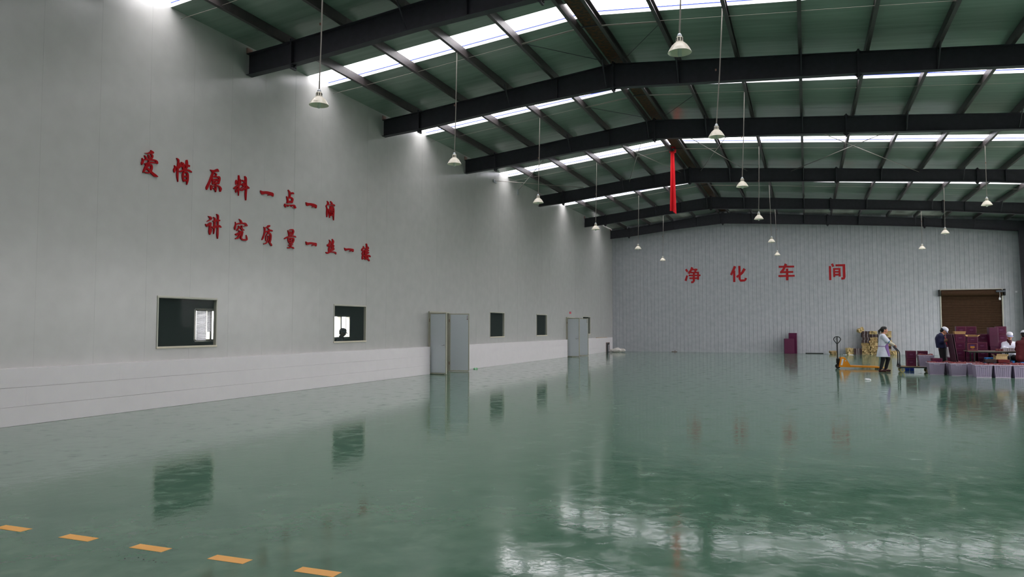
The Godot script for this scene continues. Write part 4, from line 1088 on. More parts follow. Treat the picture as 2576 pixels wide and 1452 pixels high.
	fx.bevel(Vector3(0, 0.02, 0), Vector3(0.34, 0.04, 0.1), 0.01)
	fx.tube([Vector3(0.04, 0.03, 0), Vector3(0.04, 0.11, 0)], 0.02, 8)
	solo("floor_fitting", fx, M.hatch_frame, "small dark fitting on the floor against the back wall, left of the lettering", "fitting", Vector3(-7.97, 0, -49.0))
	var fb := MB.new()
	fb.bevel(Vector3(0, 0.02, 0), Vector3(1.0, 0.04, 0.25), 0.008)
	solo("flat_board", fb, M.dark, "flat dark board lying on the floor before the back wall, right of the two cartons", "board", Vector3(0.42, 0, -48.9))
	var weed := MB.new()
	for k in 5: weed.add(crumpled(Vector3(0.07, 0.035, 0.04), 0.02, 950 + k, 3, 2, 3), Transform3D(Basis(Vector3.UP, k * 1.2), Vector3(cos(k * 1.3) * 0.06, 0, sin(k * 1.3) * 0.06)))
	solo("plastic_film", weed, M.green_film, "small crumple of green film at the plinth beside the nearer door", "scrap", Vector3(-11.8, 0, -26.25))
	var bx := MB.new()
	bx.bevel(Vector3(0, 0.05, 0.02), Vector3(0.1, 0.1, 0.04), 0.008)
	solo("junction_box", bx, M.white, "small white junction box on the back wall right of the shutter", "box", Vector3(10.93, 3.52, BACK_Z + 0.002))

func add_carton(s: Vector3, open := 0.0) -> Node3D:    # origin at the base; printed faces on the front and the two ends
	var o := Node3D.new()
	var b := MB.new()
	b.bevel(Vector3(0, s.y / 2, 0), s, 0.006)
	part("box", b, M.carton, o)
	var f := MB.new()
	var e := 0.0015
	f.quad(Vector3(-s.x / 2 + 0.008, 0.008, s.z / 2 + e), Vector3(s.x / 2 - 0.008, 0.008, s.z / 2 + e), Vector3(s.x / 2 - 0.008, s.y - 0.008, s.z / 2 + e), Vector3(-s.x / 2 + 0.008, s.y - 0.008, s.z / 2 + e), Vector3(0, 0, 1), true)
	part("print", f, M.carton_print, o)
	for q in [-1, 1]:
		var g := MB.new()
		var x: float = q * (s.x / 2 + e)
		g.quad(Vector3(x, 0.008, s.z / 2 - 0.008), Vector3(x, 0.008, -s.z / 2 + 0.008), Vector3(x, s.y - 0.008, -s.z / 2 + 0.008), Vector3(x, s.y - 0.008, s.z / 2 - 0.008), Vector3(q, 0, 0), true)
		part("print", g, M.carton_print, o)
	if open > 0.0:
		for q in 4:
			var fl := MB.new()
			var long: bool = q < 2
			var w := (s.x if long else s.z) - 0.01
			fl.bevel(Vector3(0, 0.05, 0), Vector3(w, 0.1, 0.005), 0.002)
			var m := part("flap", fl, M.kraft_in, o)
			m.position = Vector3(0, s.y, (s.z / 2 if q == 0 else -s.z / 2)) if long else Vector3((s.x / 2 if q == 2 else -s.x / 2), s.y, 0)
			m.rotation = Vector3((open if q == 0 else -open), 0, 0) if long else Vector3(0, PI / 2, 0)
			if not long: m.rotation = Vector3((open if q == 2 else -open), PI / 2, 0)
	return o

func place_carton(src: Node3D, at: Vector3, turn: float, label: String, tilt := 0.0):
	var o: Node3D = src.duplicate()
	o.name = numbered("carton")
	add_child(o, true)
	o.position = at
	o.rotation = Vector3(0, turn, tilt)
	tag(o, label, "carton", "maroon printed cartons")

func build_cartons():
	var S := Vector3(0.31, 0.27, 0.28)
	var c := add_carton(S)
	var co := add_carton(S, 0.25)
	# the pile: stacks from left to right, two deep; x, z, number of boxes, words
	var stacks := [[4.8, -30.75, 5, "in the stack behind the leaning flats"], [5.12, -30.75, 6, "in the tall stack right of the leaning flats"], [5.44, -30.8, 6, "in the tallest stack behind the open carton"], [5.77, -30.75, 5, "in the stack behind the table carton"], [6.1, -30.9, 5, "in the recessed stack left of the bare sided tower"], [6.36, -30.85, 6, "in the stack by the right edge of the shutter"], [6.68, -30.9, 4, "in the low stack behind the seated worker in white"], [5.0, -30.42, 4, "in the front stack next to the leaning flats"], [5.33, -30.4, 4, "in the front stack behind the left end of the table"], [5.68, -30.38, 4, "in the front stack behind the table carton"], [6.03, -30.42, 1, "in the front stack by the seated worker"]]
	for s in stacks:
		for k in s[2]:
			place_carton(c, Vector3(s[0] + rng.randf_range(-0.012, 0.012), 0.271 * k, s[1] + rng.randf_range(-0.01, 0.02)), rng.randf_range(-0.05, 0.05), "maroon carton, %s from floor, %s" % [ORD[k], s[3]])
	place_carton(co, Vector3(5.02, 0.271 * 4, -30.42), 0.03, "maroon carton with open brown flaps on the front stack by the leaning flats")
	# tall plain sided cartons set on end
	var tall := MB.new()
	tall.bevel(Vector3(0, 0.33, 0), Vector3(0.27, 0.655, 0.27), 0.006)
	for k in 2:
		var tw := solo("carton", tall, M.carton, ["plain sided maroon carton set on end, lower one of the leaning tower", "plain sided maroon carton set on end, upper one of the leaning tower"][k], "carton", Vector3(6.05 - 0.018 * k, 0.273 + 0.657 * k, -30.42), 0.06, "maroon printed cartons")
		tw.rotation.z = 0.012
	# on the table
	var pc := add_carton(S)
	(pc.get_node("print") as MeshInstance3D).material_override = M.carton_pic
	place_carton(pc, Vector3(5.21, 0.802, -29.45), 0.0, "maroon carton with a coloured picture, lower of two on the table")
	var tc := add_carton(Vector3(0.31, 0.2, 0.28), 0.9)
	place_carton(tc, Vector3(5.22, 1.075, -29.45), 0.0, "open maroon carton standing on another carton on the table")
	# on the cart
	place_carton(c, Vector3(3.44, 0.215, -30.12), 0.0, "lower maroon carton at the handle end of the platform cart")
	place_carton(c, Vector3(3.44, 0.487, -30.12), 0.03, "upper maroon carton at the handle end of the platform cart")
	place_carton(c, Vector3(3.82, 0.215, -30.2), 0.0, "lower maroon carton behind the crate on the platform cart")
	place_carton(c, Vector3(3.82, 0.487, -30.2), -0.02, "upper maroon carton behind the crate on the platform cart")
	# on the floor, behind the crates
	place_carton(c, Vector3(4.12, 0.0, -29.25), 0.0, "maroon carton on the floor behind the first crate of the row")
	place_carton(c, Vector3(4.12, 0.271, -29.25), 0.05, "maroon carton topping another behind the first crate of the row")
	place_carton(c, Vector3(4.68, 0.0, -29.85), 0.0, "maroon carton on the floor at the feet of the man in navy")
	place_carton(c, Vector3(4.68, 0.271, -29.85), 0.0, "maroon carton topping another at the feet of the man in navy")
	# two by the back wall
	var bc := MB.new()
	bc.bevel(Vector3(0, 0.45, 0), Vector3(0.56, 0.9, 0.34), 0.008)
	solo("carton", bc, M.carton, "tall maroon carton standing alone before the back wall, front one of two", "carton", Vector3(-1.0, 0, -48.5), 0.12)
	var bd := MB.new()
	bd.bevel(Vector3(0, 0.62, 0), Vector3(0.46, 1.24, 0.3), 0.008)
	solo("carton", bd, M.carton, "taller maroon carton leaning behind another before the back wall", "carton", Vector3(-0.78, 0, -48.88), -0.05)
	# flats leaning between the man and the pile
	for k in 2:
		var fb := MB.new()
		fb.bevel(Vector3(0, 0.68, 0), Vector3(0.014, 1.36, 0.42), 0.003)
		var o := solo("carton_flat", fb, M.carton_flat, ["dull flattened carton leaning between the man and the pile, nearer the man", "dull flattened carton leaning between the man and the pile, nearer the pile"][k], "carton", Vector3(4.70 + 0.05 * k, 0.01, -29.32), 0.0, "leaning carton flats")
		o.rotation = Vector3(0, 0.25, 0.14 - 0.004 * k)
	var bag := nets([[Vector3(0, 0.05, 0), Vector3(0, 0.32, 0), 0.07, 0.05], [Vector3(0.03, 0.05, 0), Vector3(0.05, 0.25, 0.02), 0.06, 0.04]], 0.05, 0.02, [[Vector3(0, -1, 0), 0.0]], 0.01)
	solo("plastic_bag", bag, M.white, "bright white plastic bag behind the man in navy, on the cartons", "bag", Vector3(4.55, 0.545, -29.78))

# ---------------------------------------------------------------- jack, cart, crates, table
func build_jack():
	var o := thing("pallet_jack", "yellow pallet jack with black looped handle parked left of the woman", "pallet jack", Vector3(1.1, 0, -31.75), 0.08)
	for s in [-1, 1]:
		var f := MB.new()
		f.prism([Vector2(0.3, 0.13), Vector2(0.3, 0.07), Vector2(1.45, 0.05), Vector2(1.62, 0.05), Vector2(1.62, 0.075), Vector2(1.35, 0.105)], Vector3(0, 0, s * 0.19 - 0.08), Vector3.RIGHT, Vector3.UP, Vector3(0, 0, 0.16))
		part("fork", f, M.jack, o)
		var w := MB.new()
		w.lathe([Vector2(0, -0.05), Vector2(0.04, -0.05), Vector2(0.04, 0.05), Vector2(0, 0.05)], 14, Vector3(1.38, 0.041, s * 0.19), Basis(Vector3.RIGHT, PI / 2))
		part("roller", w, M.black, o)
	var b := MB.new()
	b.prism([Vector2(0.02, 0.07), Vector2(0.09, 0.44), Vector2(0.24, 0.44), Vector2(0.43, 0.13), Vector2(0.43, 0.06)], Vector3(0, 0, -0.27), Vector3.RIGHT, Vector3.UP, Vector3(0, 0, 0.014))
	b.prism([Vector2(0.02, 0.07), Vector2(0.09, 0.44), Vector2(0.24, 0.44), Vector2(0.43, 0.13), Vector2(0.43, 0.06)], Vector3(0, 0, 0.256), Vector3.RIGHT, Vector3.UP, Vector3(0, 0, 0.014))
	b.hexa([Vector3(0.02, 0.07, -0.26), Vector3(0.06, 0.07, -0.26), Vector3(0.09, 0.44, -0.26), Vector3(0.13, 0.44, -0.26), Vector3(0.02, 0.07, 0.26), Vector3(0.06, 0.07, 0.26), Vector3(0.09, 0.44, 0.26), Vector3(0.13, 0.44, 0.26)])
	b.span(Vector3(0.09, 0.42, -0.26), Vector3(0.24, 0.44, 0.26))
	part("body", b, M.jack, o)
	var lb := MB.new()
	lb.hexa([Vector3(0.075, 0.14, 0.2715), Vector3(0.14, 0.14, 0.2715), Vector3(0.125, 0.38, 0.2715), Vector3(0.19, 0.38, 0.2715), Vector3(0.075, 0.14, 0.273), Vector3(0.14, 0.14, 0.273), Vector3(0.125, 0.38, 0.273), Vector3(0.19, 0.38, 0.273)])
	part("sticker", lb, M.white, o, "long white sticker")
	var l2 := MB.new()
	l2.span(Vector3(0.235, 0.29, 0.2715), Vector3(0.27, 0.335, 0.273))
	part("sticker", l2, M.sticker_blue, o, "small pale blue square sticker")
	var pmp := MB.new()
	pmp.bevel(Vector3(0.02, 0.29, 0), Vector3(0.13, 0.2, 0.16), 0.02)
	pmp.tube([Vector3(0.01, 0.1, 0), Vector3(0.01, 0.4, 0)], 0.045, 12)
	part("pump", pmp, M.black, o)
	var h := MB.new()
	h.tube([Vector3(0.0, 0.3, 0), Vector3(0.0, 0.97, 0)], 0.026, 12)
	h.tube([Vector3(0.0, 0.97, 0), Vector3(0.0, 1.22, 0)], 0.02, 10)
	part("shaft", h, M.black, o)
	var lp := []
	for k in 21:
		var a := TAU * k / 20.0
		var y := 1.12 + 0.11 * cos(a)
		var x := 0.125 * sin(a) * (1.0 if y > 1.1 else clampf((y - 0.93) / 0.17, 0.05, 1.0))
		if y < 1.1: y = 1.1 - (1.1 - y) * 1.6
		lp.append(Vector3(x, y, 0))
	var lm := MB.new()
	lm.tube(lp, 0.016, 8, false)
	lm.tube([Vector3(-0.07, 1.14, 0), Vector3(0.0, 1.14, 0)], 0.01, 6)
	part("handle", lm, M.black, o)
	for s in [-1, 1]:
		var w := MB.new()
		var bs := Basis(Vector3.RIGHT, PI / 2)
		var at := Vector3(0.0, 0.085, s * 0.08)
		w.lathe([Vector2(0.045, -0.025), Vector2(0.08, -0.025), Vector2(0.085, -0.02), Vector2(0.085, 0.02), Vector2(0.08, 0.025), Vector2(0.045, 0.025)], 22, at, bs)
		var wheel := part("wheel", w, M.black, o)
		var hb := MB.new()
		hb.lathe([Vector2(0, -0.02), Vector2(0.046, -0.02), Vector2(0.046, 0.02), Vector2(0.0, 0.02)], 16, at, bs)
		part("hub", hb, M.hub, wheel)

func build_cart():
	var o := thing("platform_cart", "dark flat platform cart on cream wheels pushed by the woman in white", "cart", Vector3(3.0, 0, -30.05))
	var d := MB.new()
	d.bevel(Vector3(0.6, 0.185, 0), Vector3(1.16, 0.045, 0.72), 0.008)
	part("deck", d, M.cart, o)
	var t := MB.new()
	t.bevel(Vector3(0.6, 0.211, 0), Vector3(1.12, 0.006, 0.68), 0.002)
	part("deck_top", t, M.kraft2, o)
	var h := MB.new()
	for s in [-1, 1]:
		h.tube([Vector3(0.03, 0.19, s * 0.3), Vector3(0.05, 0.4, s * 0.3), Vector3(0.05, 0.68, s * 0.3), Vector3(0.035, 0.74, s * 0.3), Vector3(-0.1, 0.905, s * 0.3)], 0.02, 10)
		h.prism([Vector2(0.0, 0.2), Vector2(0.09, 0.2), Vector2(0.06, 0.34), Vector2(0.03, 0.34)], Vector3(0, 0, s * 0.3 - 0.004), Vector3.RIGHT, Vector3.UP, Vector3(0, 0, 0.008))
	h.tube([Vector3(-0.1, 0.905, -0.3), Vector3(-0.1, 0.905, 0.3)], 0.02, 10)
	part("handle", h, M.cart, o)
	for x in [0.13, 0.95]:
		for s in [-1, 1]:
			var w := MB.new()
			var bs := Basis(Vector3.RIGHT, PI / 2)
			w.lathe([Vector2(0.03, -0.02), Vector2(0.074, -0.02), Vector2(0.081, -0.011), Vector2(0.081, 0.011), Vector2(0.074, 0.02), Vector2(0.03, 0.02)], 24, Vector3(x, 0.081, s * 0.29), bs)
			part("wheel", w, M.wheel_cream, o)
			var f := MB.new()
			for q in [-1, 1]: f.prism([Vector2(-0.035, 0.17), Vector2(0.035, 0.17), Vector2(0.014, 0.06), Vector2(-0.014, 0.06)], Vector3(x, 0, s * 0.29 + q * 0.026 - 0.002), Vector3.RIGHT, Vector3.UP, Vector3(0, 0, 0.004))
			f.lathe([Vector2(0, -0.025), Vector2(0.03, -0.025), Vector2(0.03, 0.025), Vector2(0, 0.025)], 12, Vector3(x, 0.081, s * 0.29), Basis(Vector3.RIGHT, PI / 2))
			part("caster", f, M.galv, o)
	for k in 2:
		var b := MB.new()
		b.bevel(Vector3(0, 0.055, 0), Vector3(0.13, 0.11, 0.3), 0.01)
		solo("blue_block", b, M.blue, ["blue plastic block on the floor seen under the cart, left one", "blue plastic block on the floor seen under the cart, right one"][k], "block", Vector3(3.4 + 0.16 * k, 0, -31.0))

func make_crate() -> Node3D:     # open stacking crate, base at the origin, front face at z = 0
	var o := Node3D.new()
	add_child(o, true)
	var d := 0.6
	var h := 0.4
	var wb := 0.205
	var wt := 0.24
	var b := MB.new()
	var th := 0.008
	b.span(Vector3(-wb, 0.004, -d + 0.03), Vector3(wb, 0.016, -0.03))
	# walls lean outwards
	b.hexa([Vector3(-wb, 0.004, -0.03), Vector3(wb, 0.004, -0.03), Vector3(-wt, h, 0.0), Vector3(wt, h, 0.0), Vector3(-wb, 0.004, -0.03 - th), Vector3(wb, 0.004, -0.03 - th), Vector3(-wt, h, -th), Vector3(wt, h, -th)])
	b.hexa([Vector3(-wb, 0.004, -d + 0.03), Vector3(wb, 0.004, -d + 0.03), Vector3(-wt, h, -d), Vector3(wt, h, -d), Vector3(-wb, 0.004, -d + 0.03 + th), Vector3(wb, 0.004, -d + 0.03 + th), Vector3(-wt, h, -d + th), Vector3(wt, h, -d + th)])
	for s in [-1, 1]:
		b.hexa([Vector3(s * wb, 0.004, -0.03), Vector3(s * (wb - th), 0.004, -0.03), Vector3(s * wt, h, 0), Vector3(s * (wt - th), h, 0), Vector3(s * wb, 0.004, -d + 0.03), Vector3(s * (wb - th), 0.004, -d + 0.03), Vector3(s * wt, h, -d), Vector3(s * (wt - th), h, -d)])
	part("basket", b, M.crate, o)
	var r := MB.new()
	r.bevel(Vector3(0, h - 0.006, 0.006), Vector3(wt * 2 + 0.03, 0.026, 0.02), 0.004)
	r.bevel(Vector3(0, h - 0.006, -d - 0.006), Vector3(wt * 2 + 0.03, 0.026, 0.02), 0.004)
	for s in [-1, 1]: r.bevel(Vector3(s * (wt + 0.006), h - 0.006, -d / 2), Vector3(0.02, 0.026, d + 0.03), 0.004)
	part("rim", r, M.crate_rim, o)
	var bb := MB.new()
	bb.bevel(Vector3(0, 0.012, -0.026), Vector3(wb * 2 + 0.01, 0.024, 0.014), 0.003)
	part("base_band", bb, M.crate_rim, o)
	for k in 9:
		var rb := MB.new()
		var t := (k - 4) / 4.2
		rb.hexa([Vector3(t * wb - 0.004, 0.02, -0.028), Vector3(t * wb + 0.004, 0.02, -0.028), Vector3(t * wt - 0.004, h - 0.02, 0.0), Vector3(t * wt + 0.004, h - 0.02, 0.0), Vector3(t * wb - 0.004, 0.02, -0.02), Vector3(t * wb + 0.004, 0.02, -0.02), Vector3(t * wt - 0.004, h - 0.02, 0.007), Vector3(t * wt + 0.004, h - 0.02, 0.007)])
		part("rib", rb, M.crate, o)
	var hd := MB.new()
	hd.tube([Vector3(-0.08, h - 0.02, 0.012), Vector3(-0.08, h - 0.065, 0.014), Vector3(0.08, h - 0.065, 0.014), Vector3(0.08, h - 0.02, 0.012)], 0.008, 6)
	part("handle", hd, M.crate_rim, o)
	return o

func packets(sd: int) -> MB:
	var r := RandomNumberGenerator.new()
	r.seed = sd
	var mb := MB.new()
	for i in 9:
		for j in 10:
			mb.bevel(Vector3(-0.2 + i * 0.05 + r.randf_range(-0.01, 0.01), 0.395 + r.randf_range(-0.012, 0.02) + 0.012 * sin(i * 0.8 + sd), -0.04 - j * 0.057), Vector3(0.046, 0.05, 0.05), 0.008, Basis(Vector3(r.randf(), r.randf(), r.randf()).normalized(), r.randf_range(-0.4, 0.4)))
	mb.span(Vector3(-0.2, 0.02, -0.56), Vector3(0.2, 0.36, -0.04))
	return mb

func build_crates():
	var proto := make_crate()
	var at := [[4.06, 0.0, -28.75, "first crate from the left in the front row, beside the cart"], [4.6, 0.0, -29.0, "crate set back between the first and second of the front row"], [4.625, 0.0, -28.3, "second crate from the left in the front row"], [5.2, 0.0, -28.9, "crate set back between the second and third of the front row"], [5.21, 0.0, -27.65, "third crate from the left in the front row"], [5.73, 0.0, -27.66, "fourth crate in the front row, its handle facing the camera"], [6.26, 0.0, -27.7, "crate at the right end of the front row, cut by the frame"], [3.88, 0.215, -29.72, "crate riding on the platform cart"], [5.75, 0.0, -28.4, "crate set back behind the third and fourth of the front row"], [6.3, 0.0, -28.38, "crate set back at the right end by the blue stool"]]
	at[1][2] = -29.02
	for k in at.size():
		var q: Array = at[k]
		var p := Vector3(q[0], q[1], q[2])
		var label: String = "pale lilac plastic " + q[3]
		if k == 0:
			proto.name = numbered("crate"); proto.position = p
			tag(proto, label, "crate", "lilac crates of packets")
		else:
			copy(proto, "crate", p, 0.0, label)
		solo("packets", packets(k), M.packet, "dark red foil packets heaped in the " + q[3].replace(", cut by the frame", "").replace(", its handle facing the camera", ""), "packets", p, 0.0, "packets in the crates", "stuff")

func build_table():
	var o := thing("table", "long work table with thin top and dark steel legs among the cartons", "table", Vector3(6.1, 0, -29.6))
	var t := MB.new()
	t.bevel(Vector3(0, 0.785, 0), Vector3(2.1, 0.03, 0.75), 0.005)
	part("tabletop", t, M.table_top, o)
	var a := MB.new()
	for s in [-1, 1]:
		a.span(Vector3(-1.0, 0.74, s * 0.34 - 0.012), Vector3(1.0, 0.77, s * 0.34 + 0.012))
	part("apron_rail", a, M.table_leg, o)
	for x in [-0.85, 0.06, 0.25, 0.95]:
		for s in [-1, 1]:
			if x == 0.25 and s == 1: continue
			var l := MB.new()
			l.bevel(Vector3(x, 0.385, s * 0.33), Vector3(0.035, 0.77, 0.035), 0.004)
			part("leg", l, M.table_leg, o)
	# white cups in two rows, near the worker in white
	var proto: Node3D = null
	var n := 0
	for j in 3:
		for i in 5:
			var p := Vector3(6.12 + i * 0.062, 0.801, -29.32 - j * 0.065)
			var label := "small white square tub, %s in the %s row before the worker in white" % [ORD[i], ["front", "middle", "back"][j]]
			if proto == null:
				proto = Node3D.new()
				add_child(proto, true)
				var c := MB.new()
				c.hexa([Vector3(-0.02, 0, -0.02), Vector3(0.02, 0, -0.02), Vector3(-0.025, 0.1, -0.025), Vector3(0.025, 0.1, -0.025), Vector3(-0.02, 0, 0.02), Vector3(0.02, 0, 0.02), Vector3(-0.025, 0.1, 0.025), Vector3(0.025, 0.1, 0.025)])
				part("body", c, M.tub, proto)
				var ld := MB.new()
				ld.bevel(Vector3(0, 0.104, 0), Vector3(0.056, 0.01, 0.056), 0.002)
				part("lid", ld, M.white, proto)
				proto.name = numbered("tub"); proto.position = p
				tag(proto, label, "tub", "white tubs on the table")
			else:
				copy(proto, "tub", p, 0.0, label)
	for k in 3:
		var b := MB.new()
		b.bevel(Vector3(0, 0.035, 0), Vector3(0.07, 0.07, 0.1), 0.004)
		solo("packet_box", b, M.packet_box, "small dull red box on the table left of the tubs, %s from the left" % ORD[k], "box", Vector3(5.92 + 0.08 * k, 0.801, -29.36), 0.1 * k, "small red boxes on the table")

func make_stool() -> Node3D:
	var o := Node3D.new()
	add_child(o, true)
	var s := MB.new()
	s.bevel(Vector3(0, 0.445, 0), Vector3(0.32, 0.03, 0.32), 0.012)
	part("seat", s, M.stool, o)
	for x in [-1, 1]:
		for z in [-1, 1]:
			var l := MB.new()
			l.hexa([Vector3(x * 0.17 - 0.022, 0, z * 0.17 - 0.022), Vector3(x * 0.17 + 0.022, 0, z * 0.17 - 0.022), Vector3(x * 0.13 - 0.022, 0.435, z * 0.13 - 0.022), Vector3(x * 0.13 + 0.022, 0.435, z * 0.13 - 0.022), Vector3(x * 0.17 - 0.022, 0, z * 0.17 + 0.022), Vector3(x * 0.17 + 0.022, 0, z * 0.17 + 0.022), Vector3(x * 0.13 - 0.022, 0.435, z * 0.13 + 0.022), Vector3(x * 0.13 + 0.022, 0.435, z * 0.13 + 0.022)])
			part("leg", l, M.stool, o)
	var r := MB.new()
	for q in [-1, 1]:
		r.span(Vector3(-0.14, 0.2, q * 0.15 - 0.008), Vector3(0.14, 0.225, q * 0.15 + 0.008))
		r.span(Vector3(q * 0.15 - 0.008, 0.2, -0.14), Vector3(q * 0.15 + 0.008, 0.225, 0.14))
	part("stretcher", r, M.stool, o)
	return o

func build_stools():
	var proto := make_stool()
	proto.name = numbered("stool")
	proto.position = Vector3(5.68, 0.0, -29.08)
	tag(proto, "light blue plastic stool, free, in front of the table behind the crates", "stool", "blue plastic stools")
	proto.scale = Vector3(1.0, 1.28, 1.0)
	copy(proto, "stool", Vector3(6.62, 0, -28.95), 0.1, "light blue plastic stool under the worker in maroon")
	var b := copy(proto, "stool", Vector3(6.48, 0, -30.3), 0.0, "light blue plastic stool under the worker in white, behind the table")
	for q in [b]: q.scale = Vector3.ONE
	(get_node("stool_001") as Node3D).scale = Vector3.ONE
	# open brown box and trays on crates behind the front row
	var ob := MB.new()
	for s in [-1, 1]:
		ob.box(Vector3(0, 0.1, s * 0.13), Vector3(0.32, 0.2, 0.006))
		ob.box(Vector3(s * 0.16, 0.1, 0), Vector3(0.006, 0.2, 0.26))
	ob.box(Vector3(0, 0.004, 0), Vector3(0.32, 0.008, 0.26))
	ob.box(Vector3(0.0, 0.23, 0.15), Vector3(0.3, 0.09, 0.005), Basis(Vector3.RIGHT, 0.5))
	ob.box(Vector3(-0.19, 0.22, 0), Vector3(0.005, 0.09, 0.24), Basis(Vector3(0, 0, 1), 0.7))
	ob.box(Vector3(0.19, 0.22, 0), Vector3(0.005, 0.09, 0.24), Basis(Vector3(0, 0, 1), -0.7))
	solo("open_box", ob, M.kraft, "open plain brown carton with raised flaps under the table edge", "carton", Vector3(5.9, 0.452, -28.8), 0.1)
	for k in 2:
		var tr := MB.new()
		tr.bevel(Vector3(0, 0.05, 0), Vector3(0.32, 0.1, 0.26), 0.008)
		solo("tray", tr, [M.bundle_dark, M.red_dark][k], ["dark brown tray behind the third crate of the front row", "dark red tray behind the fourth crate of the front row"][k], "tray", Vector3(5.56 + 0.36 * k, 0.447, -28.55))

# ---------------------------------------------------------------- bodies: tapered capsules, smoothly joined, meshed as surface nets
func nets(bones: Array, k: float, cell: float, cuts := [], rough := 0.0) -> MB:
	var lo := Vector3.ONE * 1e6
	var hi := -lo
	for b in bones:
		var m: float = maxf(b[2], b[3]) + cell * 2.5
		lo = lo.min(b[0] - Vector3.ONE * m).min(b[1] - Vector3.ONE * m)
		hi = hi.max(b[0] + Vector3.ONE * m).max(b[1] + Vector3.ONE * m)
	var nx := int((hi.x - lo.x) / cell) + 2
	var ny := int((hi.y - lo.y) / cell) + 2
	var nz := int((hi.z - lo.z) / cell) + 2
	var f := PackedFloat32Array()
	f.resize(nx * ny * nz)
	f.fill(1.0)
	var nf := FastNoiseLite.new()
	nf.frequency = 9.0
	for b in bones:
		var a: Vector3 = b[0]
		var ba: Vector3 = b[1] - a
		var ll := maxf(ba.length_squared(), 1e-8)
		var ra: float = b[2]
		var rb: float = b[3]
		var m: float = maxf(ra, rb) + k + cell * 2.0
		var p0 := ((a.min(b[1]) - Vector3.ONE * m - lo) / cell).floor().max(Vector3.ZERO)
		var p1 := ((a.max(b[1]) + Vector3.ONE * m - lo) / cell).ceil()
		for z in range(int(p0.z), mini(int(p1.z) + 1, nz)):
			for y in range(int(p0.y), mini(int(p1.y) + 1, ny)):
				var row := (z * ny + y) * nx
				for x in range(int(p0.x), mini(int(p1.x) + 1, nx)):
					var p := lo + Vector3(x, y, z) * cell - a
					var t := clampf(p.dot(ba) / ll, 0.0, 1.0)
					var d := (p - ba * t).length() - (ra + (rb - ra) * t)
					var e := f[row + x]
					var h := maxf(k - absf(d - e), 0.0) / k
					f[row + x] = minf(d, e) - h * h * k * 0.25
	for z in nz:
		for y in ny:
			for x in nx:
				var i := (z * ny + y) * nx + x
				if f[i] > 0.3: continue
				var p := lo + Vector3(x, y, z) * cell
				if rough > 0.0: f[i] += nf.get_noise_3dv(p) * rough
				for c in cuts: f[i] = maxf(f[i], p.dot(c[0]) - c[1])
	# one vertex in each crossed cell
	var mb := MB.new()
	var id := PackedInt32Array()
	id.resize(nx * ny * nz)
	id.fill(-1)
	var pos := PackedVector3Array()
	var nor := PackedVector3Array()
	var off := [0, 1, nx, nx + 1, nx * ny, nx * ny + 1, nx * ny + nx, nx * ny + nx + 1]
	var edges := [[0, 1], [2, 3], [4, 5], [6, 7], [0, 2], [1, 3], [4, 6], [5, 7], [0, 4], [1, 5], [2, 6], [3, 7]]
	for z in nz - 1:
		for y in ny - 1:
			for x in nx - 1:
				var i := (z * ny + y) * nx + x
				var s := 0
				for o in off: s += 1 if f[i + o] < 0.0 else 0
				if s == 0 or s == 8: continue
				var sum := Vector3.ZERO
				var cnt := 0
				for e in edges:
					var fa := f[i + off[e[0]]]
					var fb := f[i + off[e[1]]]
					if (fa < 0.0) != (fb < 0.0):
						var t := fa / (fa - fb)
						var pa := Vector3(e[0] & 1, (e[0] >> 1) & 1, e[0] >> 2)
						var pb := Vector3(e[1] & 1, (e[1] >> 1) & 1, e[1] >> 2)
						sum += pa.lerp(pb, t)
						cnt += 1
				var g := Vector3(f[i + 1] + f[i + nx + 1] + f[i + off[5]] + f[i + off[7]] - f[i] - f[i + nx] - f[i + off[4]] - f[i + off[6]], f[i + off[2]] + f[i + off[3]] + f[i + off[6]] + f[i + off[7]] - f[i] - f[i + 1] - f[i + off[4]] - f[i + off[5]], f[i + off[4]] + f[i + off[5]] + f[i + off[6]] + f[i + off[7]] - f[i] - f[i + 1] - f[i + off[2]] - f[i + off[3]])
				id[i] = pos.size()
				pos.append(lo + (Vector3(x, y, z) + sum / cnt) * cell)
				nor.append(g.normalized())
	var step := [1, nx, nx * ny]
	for z in range(1, nz - 1):
		for y in range(1, ny - 1):
			for x in range(1, nx - 1):
				var i := (z * ny + y) * nx + x
				for ax in 3:
					if (f[i] < 0.0) == (f[i + step[ax]] < 0.0): continue
					var u: int = step[(ax + 1) % 3]
					var w: int = step[(ax + 2) % 3]
					var q := [id[i - u - w], id[i - w], id[i], id[i - u]]
					if q.min() < 0: continue
					mb.tri3(pos[q[0]], pos[q[1]], pos[q[2]], nor[q[0]], nor[q[1]], nor[q[2]])
					mb.tri3(pos[q[0]], pos[q[2]], pos[q[3]], nor[q[0]], nor[q[2]], nor[q[3]])
	return mb

